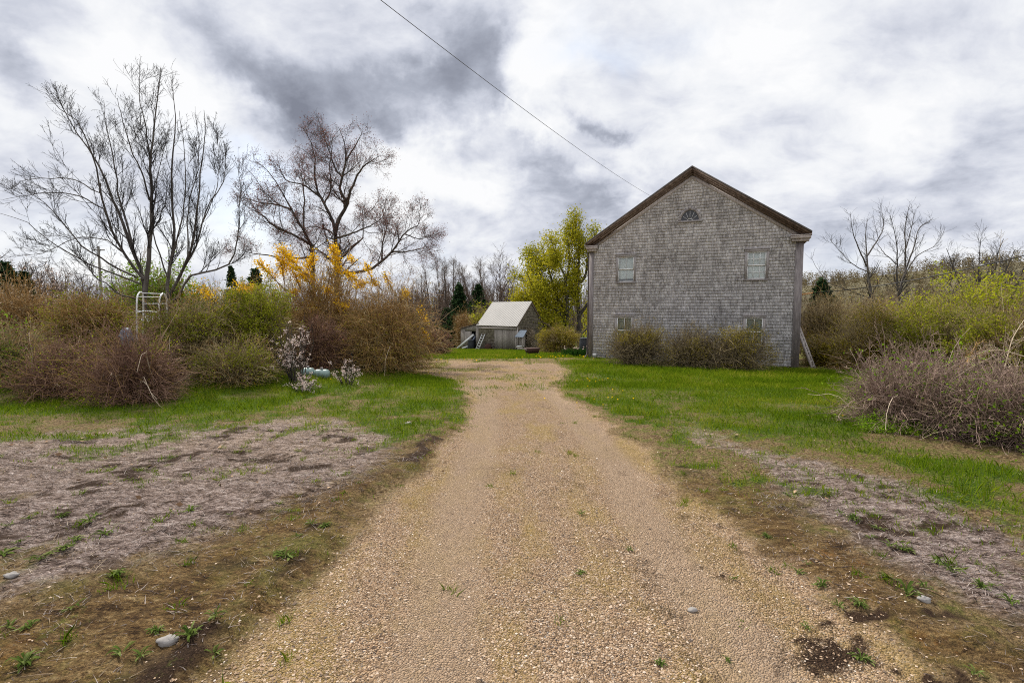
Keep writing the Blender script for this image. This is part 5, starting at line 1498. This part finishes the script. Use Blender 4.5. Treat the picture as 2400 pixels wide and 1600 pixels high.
# mass of woods that nobody could count, behind everything
def thicket(name, label, spans, rs, mat):
    r = np.random.default_rng(rs); P, L = [], []
    for (pa, pb, yt0, yt1, d0, d1, n) in spans:
        px = r.uniform(pa, pb, n); d = r.uniform(d0, d1, n)
        for a, b in zip(px, d):
            gp = ground_at(a, b); f = (a - pa) / (pb - pa); h = max(1.0, top_h(a, yt0 + (yt1 - yt0) * f, b)) * r.uniform(.6, 1.05)
            q = gp + np.array([0, 0, -.2]); dd = norm(r.normal(0, .10, 3) + np.array([0, 0, 1])); pts = [q]
            for k in range(5): dd = norm(dd + r.normal(0, .07, 3)); q = q + dd * h / 5; pts.append(q)
            P.append(pts)
    P = np.array(P); R = np.linspace(.045, .012, 6)[None].repeat(len(P), 0)
    g = Geo(); g.tube(P, R, 3)
    p1, q1 = grow(P, R, len(P) * 11, .12, 1, 2.2, .6, 4, .08, .2, .6, .014, rngl=r); g.tube(p1, q1, 3)
    p2, q2 = grow(p1, q1, len(P) * 26, .1, 1, .9, .7, 3, .05, .2, .7, .011, rngl=r); g.tube(p2, q2, 3)
    tag(g.build(name, mat), label, 'woods', kind='stuff')


thicket('woods', 'brown leafless woodland massed beyond the shed', [(920, 1430, 655, 632, 68, 100, 760), (930, 1240, 690, 668, 58, 68, 240)], 77, M['thicket_brown'])
thicket('woods', 'brown scrub woodland along the far left skyline', [(-80, 330, 632, 650, 44, 70, 330), (300, 960, 668, 672, 64, 90, 420)], 78, M['thicket_brown'])
thicket('woods', 'tan scrub woodland beyond the right hedge', [(1860, 2460, 700, 660, 36, 60, 380)], 79, M['thicket_brown'])


# ------------------------------------------------------------------ hill with its forest
def hill():
    prof = [(1600, 690), (1876, 668), (2022, 656), (2143, 636), (2300, 622), (2400, 616), (2700, 600), (3200, 620)]
    xs2 = np.linspace(60, 640, 90); ys2 = np.linspace(110, 420, 60)
    X2, Y2 = np.meshgrid(xs2, ys2)

    def hz(x, y):
        pxv = CX + F * x / np.maximum(y, 1)
        top = np.interp(CX + F * x / 260.0, [p[0] for p in prof], [p[1] for p in prof])
        hh = CAMH + (721 - top) / F * 260.0
        e = sstep(115, 260, y) * (1 - .35 * sstep(280, 420, y))
        return -3.2 + (hh + 3.2) * e * sstep(40, 110, x) * (.85 + .3 * fbm(x * .01, y * .01, 3, 4))
    Zh = hz(X2, Y2); n1, n2 = Zh.shape; i2 = np.arange(n1 * n2).reshape(n1, n2)
    g = Geo(); g.add(np.stack([X2, Y2, Zh], -1), np.stack([i2[:-1, :-1], i2[:-1, 1:], i2[1:, 1:], i2[1:, :-1]], -1).reshape(-1, 4))
    o = g.build('hill', plain_mat('hillside scrub', (.10, .085, .04), .95, 0, .4, .08), smooth=True); o['kind'] = 'structure'; o['label'] = 'low wooded hill rising behind the hedge'
    r = np.random.default_rng(12); n = 2600
    x = r.uniform(90, 480, n); y = r.uniform(125, 285, n); z = hz(x, y); h = r.uniform(3, 8.5, n); w = h * r.uniform(.22, .42, n)
    C = []; S = []
    for k in range(70):
        a = r.uniform(0, 6.28, n); rad = np.sqrt(r.random(n)) * w; t = r.random(n)
        C.append(np.stack([x + np.cos(a) * rad * (1 - .4 * t), y + np.sin(a) * rad * (1 - .4 * t), z + h * (.1 + .9 * t)], 1)); S.append(r.uniform(.3, .75, n))
    g = Geo(); g.add(*quads(np.concatenate(C), np.concatenate(S), asp=.6, rngl=r))
    tag(g.build('forest', M['far_leaf']), 'mixed brown and green forest covering the far hillside', 'forest', kind='stuff')


hill()

# ------------------------------------------------------------------ left yard objects
ch = ground_at(356, 13.5)
chair = thing('metal_chair_frame', 'white tubular metal chair frame standing among shrubs before the bare trees', 'chair', ch)


def tubeth(name, pts, r, K=22):
    g = Geo(); P = smooth_path(pts, K); g.tube(P, np.full(K, r), 8); return g.build(name, M['white_paint'], chair, base=ch, smooth=True)


da, db = 13.1, 13.65
tubeth('side_hoop', [at(320.6, 800, da), at(320.6, 756, da), at(321, 703, da), at(323, 692, da + .1), at(328, 684.5, da + .25), at(334, 688, da + .4), at(336, 709, db - .1), at(336, 735, db), at(334, 800, db)], .022, 30)
tubeth('side_hoop', [at(372.7, 800, da), at(372.7, 745, da), at(373.5, 706, da), at(376.5, 693.7, da + .1), at(382, 687.5, da + .25), at(388, 693.7, da + .4), at(392, 706, db - .1), at(391.5, 724, db), at(391, 800, db)], .022, 30)
tubeth('crossbar', [at(332, 686.6, da + .35), at(386, 689, da + .35)], .012, 4)
tubeth('crossbar', [at(323, 695.6, da + .08), at(376.5, 696, da + .08)], .013, 4)
tubeth('crossbar', [at(337, 711.6, db - .08), at(392, 711.6, db - .08)], .012, 4)
tubeth('seat_rail', [at(321, 731, da), at(345, 729, da), at(373, 732, da)], .022, 8)
for a, b in ((338, 331), (347, 346.5), (353.5, 351), (360.5, 357)):
    tubeth('spindle', [at(a, 732, da + .04), at(b, 753, da - .1)], .010, 4)
tubeth('spindle', [at(340, 741, da - .05), at(349, 758, da - .15)], .011, 4)

tb = ground_at(296, 12.4)
ub = at(294, 764, 12.4)


def lump(name, label, cat, c, s, mat, rs, n=14, rough=.25):
    r = np.random.default_rng(rs); th_ = np.linspace(0, np.pi, n); ph = np.arange(2 * n) * np.pi / n
    T, Pp = np.meshgrid(th_, ph, indexing='ij'); d = np.stack([np.sin(T) * np.cos(Pp), np.sin(T) * np.sin(Pp), np.cos(T)], -1)
    k = 1 + rough * (fbm(d[..., 0] * 2 + rs, d[..., 1] * 2 + d[..., 2] * 3, 3, rs) - .5) * 2
    v = d * k[..., None] * np.asarray(s); i3 = np.arange(n * 2 * n).reshape(n, 2 * n)
    f = np.stack([i3[:-1], np.roll(i3[:-1], -1, 1), np.roll(i3[1:], -1, 1), i3[1:]], -1).reshape(-1, 4)
    g = Geo(); g.add(v, f); o = g.build(name, mat, smooth=True); o.location = [float(q) for q in c]
    return tag(o, label, cat)


tb = ground_at(296, 12.9); ub = at(294, 768, 12.9)
tp = np.array([ub[0], ub[1], tb[2] + (ub[2] - tb[2]) * .5])
lump('sheet_bundle', 'crumpled blue grey sheet bundle in the shrubs left of the white chair frame', 'bundle', tp, (.17, .14, abs(ub[2] - tb[2]) * .5), M['tarp'], 4, 18, .35)

# two pale green tanks lying under the blossoms
for i, (px, py, L) in enumerate(((722, 868, .34), (754, 868, .42))):
    c = gz(at(px, py, 12.6)); c[2] += .12
    Rt = np.array([[0, 0, 1], [0, 1, 0], [-1, 0, 0]])
    t = thing('green_tank', ['pale green metal tank lying under the blossom twigs, the shorter left one', 'pale green metal tank lying under the blossom twigs, the longer right one'][i], 'tank', c)
    g = Geo(); lathe(g, [(.005, -L / 2), (.07, -L / 2 + .01), (.115, -L / 2 + .05), (.125, -L / 2 + .09), (.125, L / 2 - .09), (.115, L / 2 - .05), (.07, L / 2 - .01), (.005, L / 2)], (0, 0, 0), 18, Rt); g.build('body', M['tank'], t, smooth=True)
    g = Geo(); lathe(g, [(.001, .12), (.03, .12), (.035, .15), (.03, .175), (.001, .175)], (0, 0, 0), 10); g.build('valve', M['casing'], t)

# black tyre half buried in the brown shrub
c = gz(at(806, 838, 14.5)); c[2] += .22
a = np.linspace(0, 2 * np.pi, 33); g = Geo(); g.tube(np.stack([.30 * np.cos(a), .06 * np.sin(a), .27 * np.sin(a)], 1), np.full(33, .09), 10)
ty = tag(g.build('discarded_car_tyre_ring', M['black'], smooth=True), 'black tyre leaning in the brown shrub by the drive bend', 'tyre'); ty.name = 'rubber_ring'; ty.location = [float(q) for q in c]; ty.rotation_euler = (0, 0, R_(25))

# utility pole
p = ground_at(239, 45)
pole = thing('utility_pole', 'grey wooden utility pole far off behind the bare trees', 'pole', p)
hp = top_h(239, 577, 45); g = Geo(); g.tube([[0, 0, -.3], [0, 0, hp]], [.13, .09], 10); g.build('shaft', M['pole'], pole, smooth=True)
g = Geo(); g.bar([-.55, 0, hp - .35], [.55, 0, hp - .35], .08, .1); g.build('crossarm', M['pole'], pole)

# stones
for i, (px, py, s, lab) in enumerate(((957, 1002, .06, 'pale flat stone on the worn grass left of the drive'), (395, 1530, .05, 'rounded pale stone on dark moss at the left front'), (1623, 1423, .03, 'small blue grey stone on the gravel right of centre'), (2165, 1424, .035, 'flat grey stone beside a weed at the right front'), (30, 1380, .04, 'pale flat stone at the left picture edge'))):
    c = on_ground(px, py); c[2] = float(ground_z(np.array([c[0]]), np.array([c[1]]))[0]) + s * .2
    lump('stone', lab, 'stone', c, (s, s * .7, s * .45), M['stone'], 50 + i, 9, .4)


# ------------------------------------------------------------------ weeds and dandelions
def rosette(rs, n=11, L=.10):
    r = np.random.default_rng(rs); g = Geo()
    for k in range(n):
        a = r.uniform(0, 6.28); l = L * r.uniform(.35, 1.15); w = l * r.uniform(.07, .12); e = r.uniform(.15, 1.2); bend = r.normal(0, .35)
        o = np.array([r.normal(0, .12), r.normal(0, .12), 0]) * L
        pts = [(0, .3, 0), (.3, .8, .36 * e), (.6, 1, .55 * e), (.85, .7, .5 * e), (1, .05, .38 * e)]
        v = []
        for f, ww, z in pts:
            aa = a + bend * f; d = np.array([np.cos(aa), np.sin(aa), 0]); s = np.array([-d[1], d[0], 0])
            c = o + d * l * f + np.array([0, 0, l * z]); up = np.array([0, 0, w * .45 * ww])
            v += [c - s * w * ww + up, c, c + s * w * ww + up]
        g.add(v, [[3 * i + j, 3 * i + j + 1, 3 * i + 4 + j, 3 * i + 3 + j] for i in range(4) for j in (0, 1)])
    return g


protos = []
for k in range(6):
    o = rosette(k, (9, 26, 15, 34, 12, 20)[k], 1.0).build('weed_rosette', M['weed']); protos.append(o)
WD = [(215, 1245, 1.5), (180, 1290, .9), (70, 1235, .9), (145, 1225, .7), (225, 1225, .7), (250, 1270, 1.0), (20, 1250, .9), (10, 1320, 1.2), (100, 1335, 1.2), (150, 1315, .9), (48, 1290, .8), (445, 1205, .9), (540, 1220, .6),
      (668, 1330, 1.1), (655, 1325, .7), (275, 1380, .8), (170, 1460, .9), (450, 1520, 1.1), (280, 1565, 1.2), (60, 1585, 1.3), (505, 1480, 1.0), (370, 1505, .8), (455, 1510, .8), (500, 1545, .7), (20, 1500, 1.0), (70, 1500, .7), (730, 1250, .8), (760, 1255, .7), (700, 1280, .7), (330, 1570, .7),
      (1365, 1205, .7), (1360, 1345, .6), (1475, 1288, .6), (1798, 1265, .7), (1720, 1355, .8), (1870, 1345, .7), (1895, 1330, .7), (1925, 1378, .9), (1965, 1430, .7), (2010, 1430, 1.0), (2125, 1410, 1.5), (2075, 1365, .7), (2160, 1390, .9), (2195, 1330, .8), (2230, 1355, 1.1), (2300, 1395, .9), (2330, 1390, .8), (2370, 1430, .9), (2290, 1590, .8), (2020, 1545, .8), (1890, 1470, .7), (1550, 1555, .5), (1710, 1545, .6), (2060, 1250, .8), (2090, 1290, 1.2), (2120, 1300, .9), (2040, 1270, .7), (2000, 1225, .9), (1970, 1215, .7), (1850, 1170, .8), (1930, 1160, .7)]
r_ = np.random.default_rng(3); used_p = set()
for i, (px, py, s) in enumerate(WD):
    k = i % 6; src = protos[k]
    if k in used_p: o = src.copy(); COL.objects.link(o)
    else: o = src; used_p.add(k)
    c = on_ground(px, py); sc_ = .068 * s * (.75 + .25 * min(1.6, c[1] / 3.0))
    o.location = (float(c[0]), float(c[1]), float(ground_z(np.array([c[0]]), np.array([c[1]]))[0]) + .004); o.rotation_euler = (0, 0, r_.uniform(0, 6.28)); o.scale = (sc_ * r_.uniform(.7, 1.2), sc_ * r_.uniform(.7, 1.2), sc_ * r_.uniform(.5, 1.1))
    lab = 'green weed rosette on the grey mossy ground left of the drive' if px < 1000 else ('green weed rosette growing out of the gravel driveway' if px < 1760 else 'green weed rosette on the worn ground right of the drive')
    if i == 0: lab = 'largest green weed clump on the grey dead grass at the left'
    if i == 40: lab = 'largest green weed clump beside the flat grey stone at the right front'
    tag(o, lab, 'weed', 'leafy weed rosettes on the worn ground')

g = Geo(); lathe(g, [(.002, .0), (.004, .05), (.004, .06)], (0, 0, 0), 5)
tq = np.linspace(0, 2 * np.pi, 14)[:-1]
for (rad, z) in ((.024, .066), (.016, .071), (.008, .075)):
    for a in tq: g.add([[0, 0, z - .006], [rad * math.cos(a - .22), rad * math.sin(a - .22), z], [rad * math.cos(a + .22), rad * math.sin(a + .22), z]], [[0, 1, 2]])
dp = g.build('dandelion', M['dandelion'])
DP = [(1380 + r_.normal(0, 26), 892 + abs(r_.normal(0, 10))) for _ in range(16)] + [(r_.uniform(1150, 1380), 838 + r_.normal(0, 3) - 0) for _ in range(46)] + [(r_.uniform(1000, 1400), 842 + abs(r_.normal(0, 8))) for _ in range(22)] + [(1400 + r_.normal(0, 60), 930 + r_.normal(0, 14)) for _ in range(10)] + [(1972, 985), (595, 908), (777, 895), (1005, 878), (1055, 890), (1030, 880)]
for i, (px, py) in enumerate(DP):
    o = dp if i == 0 else dp.copy()
    if i: COL.objects.link(o)
    c = on_ground(px, py); s = .75 if c[1] < 22 else 1.3
    o.location = (float(c[0]), float(c[1]), float(ground_z(np.array([c[0]]), np.array([c[1]]))[0]) + .02); o.scale = (s, s, s * 1.1); o.rotation_euler = (r_.normal(0, .25), r_.normal(0, .25), 0)
    lab = {90 + 10: ''}.get(i, '') or ('yellow dandelion in the lawn of the house front' if 1320 < px < 1700 and py > 870 else 'yellow dandelion in the far grass near the shed and house')
    if px == 1972: lab = 'single yellow dandelion by the mauve grey bush'
    elif px < 1100 and py > 870: lab = 'yellow dandelion in the grass left of the drive'
    tag(o, lab, 'dandelion', 'dandelions in the grass')

# daffodil clump near the house corner
c = gz(at(1352, 848, 25)); t = thing('daffodil_clump', 'dark green leafy clump with white flowers beside the left house corner', 'plant', c)
r_ = np.random.default_rng(6); n = 700; x = r_.normal(0, .42, n); y = r_.normal(0, .25, n)
g = Geo(); g.add(*blades(x, y, 0 * x, .25 + .3 * r_.random(n), np.full(n, .025), .5, r_)); g.build('leaves', leaf_mat('dark blade leaves', [(0, (.015, .045, .008)), (1, (.04, .10, .015))], .25), t)
g = Geo(); P = np.stack([r_.normal(0, .4, 14), r_.normal(0, .2, 14), r_.uniform(.42, .55, 14)], 1); g.add(*quads(np.repeat(P, 5, 0) + r_.normal(0, .015, (70, 3)), .07 * np.ones(70), asp=.9, rngl=r_)); g.build('flowers', M['blossom'], t)

# ------------------------------------------------------------------ sun, sky, camera
SUN_EL = R_(46); az = R_(-33)
sv = Vector((math.sin(az) * math.cos(SUN_EL), math.cos(az) * math.cos(SUN_EL), math.sin(SUN_EL)))
ld = bpy.data.lights.new('sun', 'SUN'); ld.energy = 4.8; ld.angle = R_(1.2); ld.color = (1, .95, .86)
lo = bpy.data.objects.new('sun', ld); COL.objects.link(lo); lo.rotation_euler = sv.to_track_quat('Z', 'Y').to_euler(); lo.location = (-20, 20, 40)

world = bpy.data.worlds.new('World'); scene.world = world; world.use_nodes = True
nt = world.node_tree; nt.nodes.clear()
out = nt.nodes.new('ShaderNodeOutputWorld'); bg = nt.nodes.new('ShaderNodeBackground')
sky = nt.nodes.new('ShaderNodeTexSky'); sky.sky_type = 'NISHITA'; sky.sun_disc = False; sky.sun_elevation = SUN_EL; sky.sun_rotation = az % (2 * math.pi)
sky.air_density = 1.2; sky.dust_density = 1.5
tc = nt.nodes.new('ShaderNodeTexCoord'); D = tc.outputs['Generated']
sx = nt.nodes.new('ShaderNodeSeparateXYZ'); nt.links.new(D, sx.inputs[0])
# cloud layer coordinates: directions meeting a flat layer overhead
zc = mth(nt, 'ADD', mth(nt, 'MAXIMUM', sx.outputs[2], 0.0), 0.42)
cb = nt.nodes.new('ShaderNodeCombineXYZ')
nt.links.new(mth(nt, 'DIVIDE', sx.outputs[0], zc), cb.inputs[0]); nt.links.new(mth(nt, 'DIVIDE', sx.outputs[1], zc), cb.inputs[1])
L0 = cb.outputs[0]
warp = noise(nt, L0, 1.3, 4, .55)
wv = nt.nodes.new('ShaderNodeVectorMath'); wv.operation = 'MULTIPLY_ADD'
sub = nt.nodes.new('ShaderNodeVectorMath'); sub.operation = 'SUBTRACT'; nt.links.new(warp.outputs['Color'], sub.inputs[0]); sub.inputs[1].default_value = (.5, .5, .5)
nt.links.new(sub.outputs[0], wv.inputs[0]); wv.inputs[1].default_value = (.32, .32, 0); nt.links.new(L0, wv.inputs[2])
mp = nt.nodes.new('ShaderNodeMapping'); mp.inputs['Rotation'].default_value = (0, 0, R_(35)); mp.inputs['Scale'].default_value = (1.0, 1.2, 1)
nt.links.new(wv.outputs[0], mp.inputs[0])
n1 = noise(nt, mp.outputs[0], 1.9, 8, .55); n2 = noise(nt, mp.outputs[0], 5.2, 9, .6); n3 = noise(nt, wv.outputs[0], 11.0, 7, .6)
# directional masses on the sky dome: u = x/y, v = z/y towards +Y, softened with a warp
yy = mth(nt, 'MAXIMUM', sx.outputs[1], 0.05)
wu = noise(nt, D, 5.0, 6, .6)
sc3 = nt.nodes.new('ShaderNodeSeparateColor'); nt.links.new(wu.outputs['Color'], sc3.inputs[0])
u = mth(nt, 'ADD', mth(nt, 'DIVIDE', sx.outputs[0], yy), mth(nt, 'MULTIPLY_ADD', sc3.outputs[0], .42, -.21))
v = mth(nt, 'ADD', mth(nt, 'DIVIDE', sx.outputs[2], yy), mth(nt, 'MULTIPLY_ADD', sc3.outputs[1], .32, -.16))


def blob(px, py, sxp, syp, rot, amp):
    r = ray(px, py); u0, v0 = r[0] / r[1], r[2] / r[1]; c, s = math.cos(R_(rot)), math.sin(R_(rot))
    du = mth(nt, 'SUBTRACT', u, u0); dv = mth(nt, 'SUBTRACT', v, v0)
    a = mth(nt, 'MULTIPLY', mth(nt, 'MULTIPLY_ADD', du, c, mth(nt, 'MULTIPLY', dv, s)), F / sxp)
    b = mth(nt, 'MULTIPLY', mth(nt, 'MULTIPLY_ADD', dv, c, mth(nt, 'MULTIPLY', du, -s)), F / syp)
    e = mth(nt, 'EXPONENT', mth(nt, 'MULTIPLY', mth(nt, 'MULTIPLY_ADD', a, a, mth(nt, 'MULTIPLY', b, b)), -1.0))
    return mth(nt, 'MULTIPLY', e, amp)


BL = [(660, 235, 150, 55, -40, .42), (560, 90, 190, 60, -30, .20), (850, 240, 130, 70, -25, .28), (1120, 120, 130, 90, 20, .45), (1030, 215, 110, 70, 0, .30), (1180, 240, 60, 60, 0, .22),
      (40, 170, 110, 60, -40, .34), (1400, 310, 60, 26, -15, .34), (1300, 440, 160, 50, 0, .26), (1240, 520, 180, 40, 10, .12), (150, 40, 100, 50, -30, .14), (1500, 470, 120, 50, 10, .14),
      (1000, 20, 200, 50, 10, .18), (2050, 60, 240, 40, 12, .10), (2320, 420, 140, 60, 15, .16), (1950, 560, 130, 40, 5, .16), (2300, 560, 160, 40, 5, .14), (980, 640, 120, 30, 0, .18), (1130, 330, 130, 45, -25, .24), (900, 335, 60, 24, -35, .2),
      (1340, 130, 110, 110, 0, -.34), (1250, 320, 110, 45, 10, -.30), (380, 200, 160, 70, -35, -.22), (780, 330, 80, 40, -40, -.12), (1020, 470, 170, 60, 0, -.28), (1750, 150, 330, 90, 15, -.20), (1560, 330, 200, 60, 15, -.16), (2250, 260, 240, 70, 10, -.16), (960, 400, 90, 60, 0, -.2), (300, 620, 240, 60, 0, -.08)]
acc = None
for b in BL:
    e = blob(*b); acc = e if acc is None else mth(nt, 'ADD', acc, e)
front = mth(nt, 'MULTIPLY_ADD', sx.outputs[1], 3.0, -.2, True)
acc = mth(nt, 'MULTIPLY', acc, front)
dens = mth(nt, 'ADD', mth(nt, 'ADD', mth(nt, 'MULTIPLY_ADD', n1.outputs[0], 1.25, -.385), mth(nt, 'MULTIPLY_ADD', n2.outputs[0], .80, -.40)), mth(nt, 'ADD', mth(nt, 'MULTIPLY', acc, 1.12), mth(nt, 'MULTIPLY_ADD', n3.outputs[0], .34, -.15)))
cloud = ramp(nt, dens, [(.0, (.81, .815, .825)), (.16, (.73, .745, .775)), (.30, (.62, .64, .70)), (.44, (.50, .525, .60)), (.60, (.36, .385, .455)), (.78, (.265, .285, .345)), (1.0, (.19, .205, .255))])
# blue gaps
bl_ = None
for b in ((520, 470, 110, 90, -30, 1.0), (590, 400, 120, 40, -35, .8), (1960, 610, 90, 40, 0, .35), (970, 640, 90, 36, 0, .55), (1500, 110, 120, 40, 10, .35), (1430, 90, 60, 60, 0, .25), (200, 560, 160, 60, 0, .4)):
    e = blob(*b); bl_ = e if bl_ is None else mth(nt, 'ADD', bl_, e)
gap = mth(nt, 'MULTIPLY', mth(nt, 'MULTIPLY', bl_, front), .75, None, True)
skyc = mixc(nt, 1.0, sky.outputs[0], (.12, .12, .12), 'MULTIPLY')
skyc = mixc(nt, .55, skyc, (.66, .75, .92))
fin = mixc(nt, gap, cloud, skyc)
zen = mth(nt, 'MULTIPLY_ADD', sx.outputs[2], 2.6, -1.45, True)  # sky above the view brightened as added fill for the shaded facade
rear = mth(nt, 'MULTIPLY_ADD', sx.outputs[1], -1.2, 0.05, True)  # unseen sky behind the camera brightened too, as added fill
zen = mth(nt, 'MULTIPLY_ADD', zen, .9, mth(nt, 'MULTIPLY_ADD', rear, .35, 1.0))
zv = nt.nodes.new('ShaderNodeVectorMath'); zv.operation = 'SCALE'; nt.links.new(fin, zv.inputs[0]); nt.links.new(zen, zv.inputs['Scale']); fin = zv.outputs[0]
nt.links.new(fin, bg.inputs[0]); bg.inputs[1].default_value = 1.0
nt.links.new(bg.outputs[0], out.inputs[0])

cd = bpy.data.cameras.new('camera'); cam = bpy.data.objects.new('camera', cd); COL.objects.link(cam)
cd.sensor_width = 36; cd.sensor_fit = 'HORIZONTAL'; cd.lens = F / 2400 * 36; cd.clip_end = 3000; cd.clip_start = .05
cam.location = (0, 0, CAMH); cam.rotation_euler = (R_(90) - PITCH, 0, 0)
scene.camera = cam
scene.view_settings.view_transform = 'Standard'; scene.view_settings.look = 'None'; scene.view_settings.exposure = 0.27; scene.view_settings.gamma = 1
scene.cycles.max_bounces = 6; scene.cycles.diffuse_bounces = 3; scene.cycles.transparent_max_bounces = 8
scene.cycles.use_denoising = False
scene.cycles.pixel_filter_type = 'BLACKMAN_HARRIS'; scene.cycles.filter_width = 1.05
